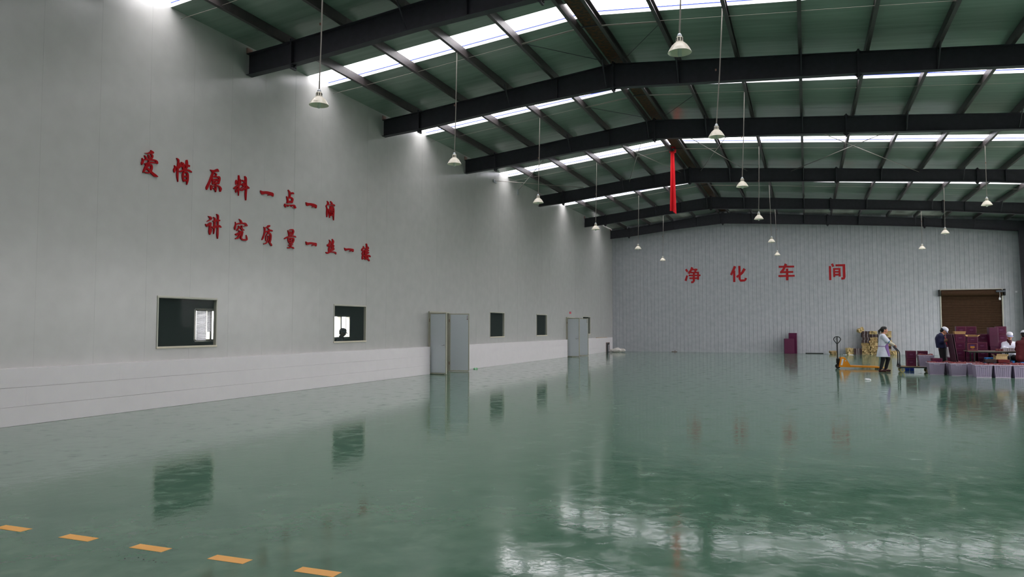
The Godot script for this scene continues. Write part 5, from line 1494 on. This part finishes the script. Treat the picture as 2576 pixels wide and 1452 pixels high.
func hand(mb: MB, wrist: Vector3, dir: Vector3, palm: Vector3, curl: float):   # palm: the way the palm faces
	dir = dir.normalized()
	var side := dir.cross(palm).normalized()
	palm = side.cross(dir).normalized()
	var bones := [[wrist, wrist + dir * 0.07 + side * 0.018, 0.022, 0.02], [wrist, wrist + dir * 0.07 - side * 0.018, 0.022, 0.02]]
	for i in 4:
		var s := (i - 1.5) * 0.019
		var l: float = [0.034, 0.04, 0.038, 0.03][i]
		var a := wrist + dir * 0.082 + side * s
		var d1 := (dir * cos(curl) + palm * sin(curl)).normalized()
		var d2 := (dir * cos(curl * 2.1) + palm * sin(curl * 2.1)).normalized()
		bones.append([a - dir * 0.02, a, 0.011, 0.0095])
		bones.append([a, a + d1 * l, 0.0095, 0.0085])
		bones.append([a + d1 * l, a + d1 * l + d2 * l * 0.8, 0.0085, 0.007])
	var t0 := wrist + dir * 0.03 + side * 0.026
	bones.append([t0, t0 + (side * 0.7 + dir * 0.6 + palm * 0.3).normalized() * 0.035, 0.013, 0.01])
	bones.append([t0 + (side * 0.7 + dir * 0.6 + palm * 0.3).normalized() * 0.035, t0 + (side * 0.5 + dir * 1.0 + palm * 0.9).normalized() * 0.062, 0.01, 0.008])
	mb.add(nets(bones, 0.006, 0.0055))

func head(mb: MB, c: Vector3, face: Vector3, up: Vector3, neck: Vector3) -> Basis:   # c: middle of the head
	face = (face - up * face.dot(up)).normalized()
	var r := face.cross(up).normalized()
	var B := Basis(r, up, -face)
	var P := func(x: float, y: float, z: float) -> Vector3: return c + r * x + up * y + face * z
	var bones := [[P.call(0, 0.035, -0.025), P.call(0, 0.03, 0.015), 0.082, 0.076], [P.call(0, 0.0, 0.02), P.call(0, -0.07, 0.045), 0.062, 0.038], [P.call(-0.03, -0.02, 0.04), P.call(0.03, -0.02, 0.04), 0.042, 0.042], [P.call(0, -0.095, 0.06), P.call(0, -0.09, 0.06), 0.02, 0.02], [P.call(0, 0.0, 0.09), P.call(0, -0.03, 0.104), 0.009, 0.015], [P.call(-0.04, 0.022, 0.068), P.call(0.04, 0.022, 0.068), 0.017, 0.017], [P.call(0, -0.06, 0.084), P.call(0, -0.062, 0.084), 0.015, 0.015]]
	for s in [-1, 1]:
		bones.append([P.call(s * 0.08, 0.015, -0.005), P.call(s * 0.083, -0.03, 0.0), 0.014, 0.01])
		bones.append([P.call(s * 0.035, -0.02, 0.065), P.call(s * 0.03, -0.03, 0.06), 0.022, 0.022])
	bones.append([P.call(0, -0.06, -0.01), neck, 0.05, 0.055])
	mb.add(nets(bones, 0.025, 0.008))
	return B

func face_parts(o: Node3D, c: Vector3, face: Vector3, up: Vector3):
	face = (face - up * face.dot(up)).normalized()
	var r := face.cross(up).normalized()
	for s in [-1, 1]:
		var e := MB.new()
		e.lathe([Vector2(0, 0.011), Vector2(0.009, 0.006), Vector2(0.011, 0.0), Vector2(0.009, -0.006), Vector2(0, -0.011)], 10, c + r * s * 0.031 + up * 0.002 + face * 0.083)
		part("eye", e, M.dark, o)
		var b := MB.new()
		b.tube([c + r * s * 0.016 + up * 0.024 + face * 0.089, c + r * s * 0.034 + up * 0.029 + face * 0.085, c + r * s * 0.05 + up * 0.022 + face * 0.073], 0.004, 5)
		part("eyebrow", b, M.hair, o)
	var m := MB.new()
	m.tube([c - r * 0.022 - up * 0.058 + face * 0.09, c - up * 0.056 + face * 0.1, c + r * 0.022 - up * 0.058 + face * 0.09], 0.005, 6)
	part("mouth", m, M.lips, o)

func cap_parts(o: Node3D, c: Vector3, face: Vector3, up: Vector3):
	face = (face - up * face.dot(up)).normalized()
	var P := func(x: float, y: float, z: float) -> Vector3: return c + face.cross(up).normalized() * x + up * y + face * z
	part("cap", nets([[P.call(0, 0.06, -0.035), P.call(0, 0.065, 0.025), 0.086, 0.08], [P.call(-0.025, 0.07, 0), P.call(0.025, 0.07, 0), 0.062, 0.062]], 0.05, 0.012, [[-up, -(c + up * 0.03).dot(up)]]), M.cap, o)
	part("cap_band", nets([[P.call(0, 0.04, -0.03), P.call(0, 0.04, 0.022), 0.094, 0.09]], 0.02, 0.01, [[-up, -(c + up * 0.018).dot(up)], [up, (c + up * 0.055).dot(up)]]), M.cap_band, o)
	var br := MB.new()
	for k in 8:
		var a0 := -1.0 + 2.0 * k / 8.0
		var a1 := -1.0 + 2.0 * (k + 1) / 8.0
		var q := func(a: float, d: float, y: float) -> Vector3: return P.call(sin(a) * d, 0.03 - y, 0.02 + cos(a) * d)
		for t in [0.0, 0.004]:
			br.quad(q.call(a0, 0.09, 0.0 - t), q.call(a1, 0.09, 0.0 - t), q.call(a1, 0.15 * (1.0 - 0.25 * a1 * a1), 0.02 - t), q.call(a0, 0.15 * (1.0 - 0.25 * a0 * a0), 0.02 - t), up if t > 0 else -up)
	part("brim", br, M.cap_band, o)
	part("hair", nets([[P.call(0, 0.02, -0.045), P.call(0, -0.035, -0.055), 0.088, 0.06]], 0.02, 0.011, [[face, (c - face * 0.012).dot(face)], [up, (c + up * 0.05).dot(up)]]), M.hair, o)

func build_people():
	var f := Vector3(1, 0, 0)
	# the woman pushing the cart, walking right
	var o := thing("person", "woman in a white short-sleeved coat and mauve apron pushing the platform cart", "person", Vector3(2.55, 0, -29.85))
	var b := MB.new()
	var hd := Vector3(0.04, 1.49, 0)
	var nk := Vector3(0.0, 1.33, 0)
	var hips := [Vector3(-0.02, 0.84, 0.09), Vector3(-0.02, 0.84, -0.09)]
	var knees := [Vector3(-0.03, 0.46, 0.1), Vector3(0.15, 0.47, -0.09)]
	var ank := [Vector3(-0.12, 0.085, 0.11), Vector3(0.06, 0.1, -0.09)]
	var toes := [Vector3(0.03, 0.03, 0.12), Vector3(0.19, 0.03, -0.1)]
	var sh := [Vector3(-0.02, 1.27, 0.16), Vector3(-0.02, 1.27, -0.16)]
	var el := [Vector3(0.14, 1.08, 0.22), Vector3(0.14, 1.08, -0.22)]
	var wr := [Vector3(0.315, 0.975, 0.2), Vector3(0.315, 0.975, -0.2)]
	var bones := [[Vector3(-0.01, 1.15, 0.06), Vector3(-0.02, 0.9, 0.07), 0.12, 0.125], [Vector3(-0.01, 1.15, -0.06), Vector3(-0.02, 0.9, -0.07), 0.12, 0.125], [Vector3(-0.01, 1.2, 0), nk, 0.12, 0.055], [nk, hd - Vector3(0.01, 0.06, 0), 0.055, 0.05]]
	for i in 2:
		bones.append([hips[i], knees[i], 0.09, 0.06])
		bones.append([knees[i], ank[i], 0.055, 0.038])
		bones.append([ank[i], toes[i], 0.035, 0.028])
		bones.append([Vector3(-0.01, 1.24, sh[i].z * 0.5), sh[i], 0.08, 0.06])
		bones.append([sh[i], el[i], 0.052, 0.042])
		bones.append([el[i], wr[i], 0.042, 0.028])
	b.add(nets(bones, 0.05, 0.016))
	head(b, hd, Vector3(1, -0.1, 0), Vector3.UP, nk)
	for i in 2: hand(b, wr[i], Vector3(0.075, -0.05, 0), Vector3(-0.1, -1, 0), 0.75)
	part("body", b, M.skin, o)
	face_parts(o, hd, Vector3(1, -0.1, 0), Vector3.UP)
	var coat := [[Vector3(-0.01, 1.17, 0.06), Vector3(-0.01, 0.98, 0.06), 0.138, 0.145], [Vector3(-0.01, 1.17, -0.06), Vector3(-0.01, 0.98, -0.06), 0.138, 0.145], [Vector3(-0.01, 0.98, 0.06), Vector3(-0.02, 0.45, 0.06), 0.142, 0.235], [Vector3(-0.01, 0.98, -0.06), Vector3(-0.02, 0.45, -0.06), 0.142, 0.235], [Vector3(-0.015, 1.24, 0), Vector3(-0.005, 1.33, 0), 0.12, 0.066]]
	var slv := []
	for i in 2: slv.append_array([[Vector3(-0.015, 1.24, sh[i].z * 0.5), sh[i], 0.1, 0.085], [sh[i], sh[i].lerp(el[i], 0.8), 0.085, 0.082]])
	part("coat", nets(coat + slv, 0.04, 0.014, [[Vector3(0, -1, 0), -0.54]], 0.006), M.coat, o)
	var apr := []
	for q in coat: apr.append([q[0], q[1], q[2] + 0.012, q[3] + 0.012])
	part("apron", nets(apr, 0.04, 0.014, [[Vector3(0, -1, 0), -0.56], [Vector3(-1, -0.32, 0), -(0.02 + 0.32 * 0.92)], [Vector3(-1, 0.85, 0), -(0.02 - 0.85 * 0.92)], [Vector3(0, 1, 0), 1.08]], 0.004), M.apron, o)
	part("apron_string", nets(apr, 0.04, 0.012, [[Vector3(0, -1, 0), -0.905], [Vector3(0, 1, 0), 0.93], [Vector3(1, 0, 0), 0.06]]), M.apron, o)
	var os := []
	var bb := []
	for i in 2:
		os.append([el[i].lerp(wr[i], 0.05), wr[i].lerp(el[i], 0.08), 0.058, 0.046])
		bb.append([sh[i].lerp(el[i], 0.84), el[i].lerp(wr[i], 0.08), 0.06, 0.059])
	part("oversleeve", nets(os, 0.01, 0.012), M.oversleeve, o)
	part("sleeve_band", nets(bb, 0.01, 0.012), M.blue_band, o)
	var tr := []
	var shoe := []
	for i in 2:
		tr.append([hips[i], knees[i], 0.1, 0.07])
		tr.append([knees[i], ank[i], 0.066, 0.05])
		shoe.append([ank[i] + Vector3(-0.02, -0.04, 0), toes[i] + Vector3(0, 0.012, 0), 0.05, 0.038])
		shoe.append([ank[i] + Vector3(-0.01, 0.0, 0), ank[i] + Vector3(-0.01, -0.04, 0), 0.046, 0.046])
	part("trousers", nets(tr, 0.03, 0.014), M.trousers, o)
	part("shoes", nets(shoe, 0.02, 0.012, [[Vector3(0, -1, 0), -0.002]]), M.shoes, o)
	part("hair", nets([[hd + Vector3(-0.03, 0.045, 0), hd + Vector3(0.01, 0.05, 0), 0.092, 0.085], [hd + Vector3(-0.05, 0.02, 0), hd + Vector3(-0.05, -0.03, 0), 0.085, 0.06]], 0.03, 0.01, [[Vector3(0.75, -0.66, 0), (hd + Vector3(0.055, 0.02, 0)).dot(Vector3(0.75, -0.66, 0))]]), M.hair, o)
	part("ponytail", nets([[hd + Vector3(-0.12, 0.03, 0), hd + Vector3(-0.165, -0.03, 0), 0.03, 0.036], [hd + Vector3(-0.165, -0.03, 0), hd + Vector3(-0.175, -0.14, 0), 0.036, 0.014]], 0.02, 0.01), M.hair, o)

	# the man in navy, standing in profile, looking down at his hands
	o = thing("person", "man in a navy jacket and white cap standing in profile by the carton pile", "person", Vector3(4.36, 0, -29.65))
	b = MB.new()
	hd = Vector3(0.07, 1.465, 0)
	nk = Vector3(-0.01, 1.33, 0)
	hips = [Vector3(0.0, 0.86, 0.09), Vector3(0.0, 0.86, -0.09)]
	knees = [Vector3(0.01, 0.47, 0.1), Vector3(0.03, 0.47, -0.1)]
	ank = [Vector3(-0.04, 0.085, 0.1), Vector3(0.0, 0.085, -0.1)]
	toes = [Vector3(0.11, 0.03, 0.11), Vector3(0.15, 0.03, -0.12)]
	sh = [Vector3(-0.05, 1.27, 0.18), Vector3(-0.05, 1.27, -0.18)]
	el = [Vector3(-0.04, 1.11, 0.26), Vector3(-0.04, 1.1, -0.26)]
	wr = [Vector3(0.15, 1.16, 0.18), Vector3(0.15, 1.16, -0.16)]
	bones = [[Vector3(-0.05, 1.18, 0.07), Vector3(-0.01, 0.92, 0.06), 0.11, 0.11], [Vector3(-0.05, 1.18, -0.07), Vector3(-0.01, 0.92, -0.06), 0.11, 0.11], [Vector3(-0.05, 1.22, 0), nk, 0.11, 0.055], [nk, hd - Vector3(0.02, 0.05, 0), 0.055, 0.05]]
	for i in 2:
		bones.append([hips[i], knees[i], 0.09, 0.06])
		bones.append([knees[i], ank[i], 0.055, 0.038])
		bones.append([ank[i], toes[i], 0.035, 0.028])
		bones.append([Vector3(-0.05, 1.25, sh[i].z * 0.5), sh[i], 0.08, 0.06])
		bones.append([sh[i], el[i], 0.052, 0.044])
		bones.append([el[i], wr[i], 0.042, 0.028])
	b.add(nets(bones, 0.05, 0.018))
	var fd := Vector3(0.8, -0.6, 0).normalized()
	var ud := Vector3(0.6, 0.8, 0).normalized()
	head(b, hd, fd, ud, nk)
	for i in 2: hand(b, wr[i], Vector3(0.09, 0.02, -0.04 if i == 0 else 0.04), Vector3(0, -0.4, -1.0 if i == 0 else 1.0), 0.5)
	part("body", b, M.skin, o)
	face_parts(o, hd, fd, ud)
	cap_parts(o, hd, fd, ud)
	slv = []
	for i in 2: slv.append_array([[Vector3(-0.05, 1.25, sh[i].z * 0.5), sh[i], 0.1, 0.09], [sh[i], el[i], 0.085, 0.075]])
	part("jacket", nets([[Vector3(-0.06, 1.18, 0.07), Vector3(-0.02, 0.9, 0.06), 0.145, 0.15], [Vector3(-0.06, 1.18, -0.07), Vector3(-0.02, 0.9, -0.06), 0.145, 0.15], [Vector3(-0.055, 1.24, 0), Vector3(-0.02, 1.34, 0), 0.12, 0.075]] + slv, 0.05, 0.014, [[Vector3(0, -1, 0), -0.88]], 0.006), M.navy, o)
	os = []
	for i in 2: os.append([el[i], wr[i].lerp(el[i], 0.05), 0.064, 0.05])
	part("oversleeve", nets(os, 0.01, 0.012), M.oversleeve_brown, o)
	var lan := MB.new()
	lan.tube([Vector3(0.05, 1.3, 0.07), Vector3(0.1, 1.22, 0.075), Vector3(0.115, 1.0, 0.075)], 0.012, 6)
	part("red_edging", lan, M.cloth_red, o)
	tr = []
	shoe = []
	for i in 2:
		tr.append([hips[i], knees[i], 0.105, 0.08])
		tr.append([knees[i], ank[i], 0.075, 0.06])
		shoe.append([ank[i] + Vector3(-0.02, -0.04, 0), toes[i] + Vector3(0, 0.012, 0), 0.05, 0.038])
	part("trousers", nets(tr, 0.03, 0.016), M.trousers, o)
	part("shoes", nets(shoe, 0.02, 0.012, [[Vector3(0, -1, 0), -0.002]]), M.black, o)

	# seated worker in white behind the table, facing the camera
	seated(Vector3(6.48, 0, -30.3), 0.0, "seated worker in a white coat and cap behind the table", M.coat, M.scarf, 0.0)
	# seated worker in maroon at the right edge, back to the camera
	seated(Vector3(6.6, 0, -28.97), PI - 0.45, "seated worker in a maroon jacket at the right edge, back to the camera", M.maroon, M.maroon, 0.06)
	# worker in the side room
	seated(Vector3(-14.25, 0.0, -20.85), 1.9, "capped worker inside the side room, seen through the second window", M.coat_grey, M.scarf, 0.13)

func seated(at: Vector3, turn: float, label: String, coat_m: Material, collar_m: Material, lift: float):
	var o := thing("person", label, "person", at, turn)
	var b := MB.new()
	var y := 0.46
	var hd := Vector3(0, y + 0.83 + lift, 0.1)
	var nk := Vector3(0, y + 0.66 + lift, 0.05)
	var ch := Vector3(0, y + 0.5 + lift, 0.02)
	var pv := Vector3(0, y + 0.13, -0.03)
	var bones := [[ch + Vector3(0.07, 0, 0), pv + Vector3(0.07, 0, 0), 0.11, 0.12], [ch - Vector3(0.07, 0, 0), pv - Vector3(0.07, 0, 0), 0.11, 0.12], [ch, nk, 0.1, 0.055], [nk, hd - Vector3(0, 0.06, 0), 0.055, 0.05]]
	var tr := []
	var shoe := []
	var slv := []
	var wrs := []
	for s in [-1, 1]:
		var hip := pv + Vector3(s * 0.1, -0.01, 0.02)
		var kn := Vector3(s * 0.14, y + 0.06, 0.42)
		var an := Vector3(s * 0.13, 0.085, 0.36)
		var te := Vector3(s * 0.14, 0.03, 0.5)
		var sh := Vector3(s * 0.15, y + 0.55 + lift, 0.02)
		var el := Vector3(s * 0.215, y + 0.37 + lift * 0.6, 0.15)
		var wr := Vector3(s * 0.13, y + 0.42 + lift * 0.2, 0.36)
		wrs.append(wr)
		bones.append_array([[hip, kn, 0.09, 0.065], [kn, an, 0.058, 0.04], [an, te, 0.035, 0.028], [ch + Vector3(s * 0.07, 0.05, 0), sh, 0.08, 0.06], [sh, el, 0.052, 0.044], [el, wr, 0.042, 0.028]])
		tr.append_array([[hip, kn, 0.105, 0.08], [kn, an, 0.074, 0.058]])
		shoe.append([an + Vector3(0, -0.04, -0.02), te + Vector3(0, 0.012, 0), 0.05, 0.038])
		slv.append_array([[ch + Vector3(s * 0.06, 0.05, 0), sh, 0.1, 0.078], [sh, el, 0.074, 0.066], [el, wr.lerp(el, 0.1), 0.068, 0.05]])
	b.add(nets(bones, 0.05, 0.019))
	var fd := Vector3(0, -0.25, 1).normalized()
	var ud := Vector3(0, 1, 0.25).normalized()
	head(b, hd, fd, ud, nk)
	for i in 2: hand(b, wrs[i], Vector3(0.3 if i == 0 else -0.3, -0.1, 0.9), Vector3(0, -1, 0), 0.45)
	part("body", b, M.skin, o)
	face_parts(o, hd, fd, ud)
	cap_parts(o, hd, fd, ud)
	part("coat", nets([[ch + Vector3(0.07, 0, 0), pv + Vector3(0.08, 0, 0), 0.125, 0.15], [ch - Vector3(0.07, 0, 0), pv - Vector3(0.08, 0, 0), 0.125, 0.15], [ch + Vector3(0, 0.05, 0), nk + Vector3(0, 0.0, 0), 0.12, 0.07]] + slv, 0.05, 0.015, [], 0.007), coat_m, o)
	part("collar", nets([[nk + Vector3(0, 0.03, 0.0), nk + Vector3(0, -0.04, 0.0), 0.075, 0.088], [nk + Vector3(0, -0.02, 0.05), nk + Vector3(0, -0.12, 0.085), 0.05, 0.03]], 0.03, 0.013), collar_m, o)
	part("trousers", nets(tr, 0.03, 0.016), M.trousers, o)
	part("shoes", nets(shoe, 0.02, 0.013, [[Vector3(0, -1, 0), -0.002]]), M.black, o)

func more_materials():
	M.shutter = mottled(Color(0.24, 0.175, 0.13), Color(0.29, 0.215, 0.16), 0.7, 1.0, 31)
	M.shutter.metallic_specular = 0.2
	M.kraft = mottled(Color(0.70, 0.61, 0.43), Color(0.84, 0.75, 0.55), 0.75, 3.0, 32, 0.3)
	M.kraft2 = mottled(Color(0.58, 0.48, 0.32), Color(0.75, 0.65, 0.46), 0.75, 3.0, 33, 0.3)
	M.kraft_in = mat(Color(0.78, 0.62, 0.42), 0.8)
	M.bundle_dark = mottled(Color(0.19, 0.13, 0.13), Color(0.27, 0.19, 0.18), 0.7, 3.0, 34)
	M.carton = mottled(Color(0.30, 0.022, 0.20), Color(0.34, 0.03, 0.23), 0.42, 2.0, 35)
	M.carton_flat = mottled(Color(0.31, 0.19, 0.25), Color(0.37, 0.24, 0.30), 0.5, 2.0, 36)
	M.carton_print = mat(Color.WHITE, 0.4)
	M.carton_print.albedo_texture = carton_texture()
	M.carton_pic = mat(Color.WHITE, 0.4)
	M.carton_pic.albedo_texture = carton_picture_texture()
	M.jack = mat(Color(0.93, 0.58, 0.1), 0.4)
	M.hub = mat(Color(0.35, 0.33, 0.32), 0.5, 0.3)
	M.sticker_blue = mat(Color(0.75, 0.82, 0.93), 0.5)
	M.cart = mat(Color(0.17, 0.185, 0.21), 0.45)
	M.wheel_cream = mat(Color(0.86, 0.79, 0.56), 0.5)
	M.blue = mat(Color(0.05, 0.2, 0.6), 0.4)
	M.crate = mat(Color(0.66, 0.61, 0.71), 0.4)
	M.crate_rim = mat(Color(0.8, 0.76, 0.83), 0.4)
	M.packet = mottled(Color(0.36, 0.1, 0.13), Color(0.72, 0.4, 0.4), 0.3, 6.0, 37)
	M.packet_box = mat(Color(0.5, 0.22, 0.24), 0.5)
	M.table_top = mat(Color(0.5, 0.46, 0.42), 0.35)
	M.table_leg = mat(Color(0.14, 0.2, 0.17), 0.5)
	M.tub = mat(Color(0.88, 0.84, 0.88), 0.4)
	M.stool = mat(Color(0.2, 0.55, 0.85), 0.4)
	M.red_dark = mat(Color(0.4, 0.07, 0.09), 0.5)
	M.skin = mat(Color(0.78, 0.56, 0.45), 0.55)
	M.lips = mat(Color(0.6, 0.3, 0.28), 0.5)
	M.hair = mat(Color(0.06, 0.05, 0.05), 0.5)
	M.coat = mat(Color(0.88, 0.89, 0.95), 0.8)
	M.coat_grey = mat(Color(0.55, 0.6, 0.66), 0.8)
	M.apron = mat(Color(0.56, 0.42, 0.68), 0.7)
	M.oversleeve = mat(Color(0.86, 0.82, 0.74), 0.8)
	M.oversleeve_brown = mat(Color(0.55, 0.42, 0.33), 0.8)
	M.blue_band = mat(Color(0.15, 0.5, 0.7), 0.7)
	M.trousers = mat(Color(0.09, 0.085, 0.11), 0.8)
	M.shoes = mat(Color(0.24, 0.06, 0.08), 0.6)
	M.navy = mat(Color(0.085, 0.095, 0.27), 0.75)
	M.maroon = mat(Color(0.36, 0.075, 0.12), 0.75)
	M.scarf = mat(Color(0.26, 0.1, 0.13), 0.8)
	M.cap = mat(Color(0.9, 0.9, 0.94), 0.8)
	M.cap_band = mat(Color(0.6, 0.62, 0.75), 0.8)
	M.sack = mottled(Color(0.86, 0.83, 0.80), Color(0.97, 0.95, 0.94), 0.7, 3.0, 38, 0.3)
	M.hatch_frame = mat(Color(0.5, 0.44, 0.42), 0.6)
	M.hatch_dark = mat(Color(0.2, 0.2, 0.22), 0.6)
	M.green_film = mat(Color(0.6, 0.85, 0.66), 0.4)
	M.sign_red = mat(Color(0.9, 0.2, 0.3), 0.4)
	M.motor = mat(Color(0.34, 0.36, 0.4), 0.5, 0.2)
	M.plug = mat(Color(0.75, 0.6, 0.57), 0.8)

# ---------------------------------------------------------------- scene
func _ready():
	# camera
	var cam := Camera3D.new()
	cam.name = "camera"
	add_child(cam)
	cam.position = Vector3(0, 1.6, 0)
	cam.rotation_degrees = Vector3(2.95, 21.43, 0)
	cam.fov = 42.137
	cam.near = 0.05
	cam.far = 300.0
	cam.current = true
	# an even white overcast sky; it lights the hall through the daylight strips
	var sm := ProceduralSkyMaterial.new()
	sm.sky_top_color = Color(0.985, 0.97, 0.98)
	sm.sky_horizon_color = Color(0.985, 0.97, 0.98)
	sm.ground_horizon_color = Color(0.62, 0.62, 0.6)
	sm.ground_bottom_color = Color(0.62, 0.62, 0.6)
	sm.sky_energy_multiplier = 1.0
	var sky := Sky.new()
	sky.sky_material = sm
	var env := Environment.new()
	env.background_mode = Environment.BG_SKY
	env.sky = sky
	env.background_energy_multiplier = 4.0
	env.tonemap_mode = Environment.TONE_MAPPER_LINEAR
	env.tonemap_exposure = 2.3
	env.sdfgi_enabled = true
	env.ssao_enabled = true
	env.ssil_enabled = true
	var we := WorldEnvironment.new()
	we.name = "environment"
	we.environment = env
	add_child(we)
	rng.seed = 7
	make_materials()
	more_materials()
	build_shell()
	build_frames()
	build_columns()
	build_purlins()
	build_rods()
	build_lamps()
	build_banner()
	build_letters()
	build_floor_marks()
	build_bundles()
	build_cartons()
	build_jack()
	build_cart()
	build_crates()
	build_table()
	build_stools()
	build_people()
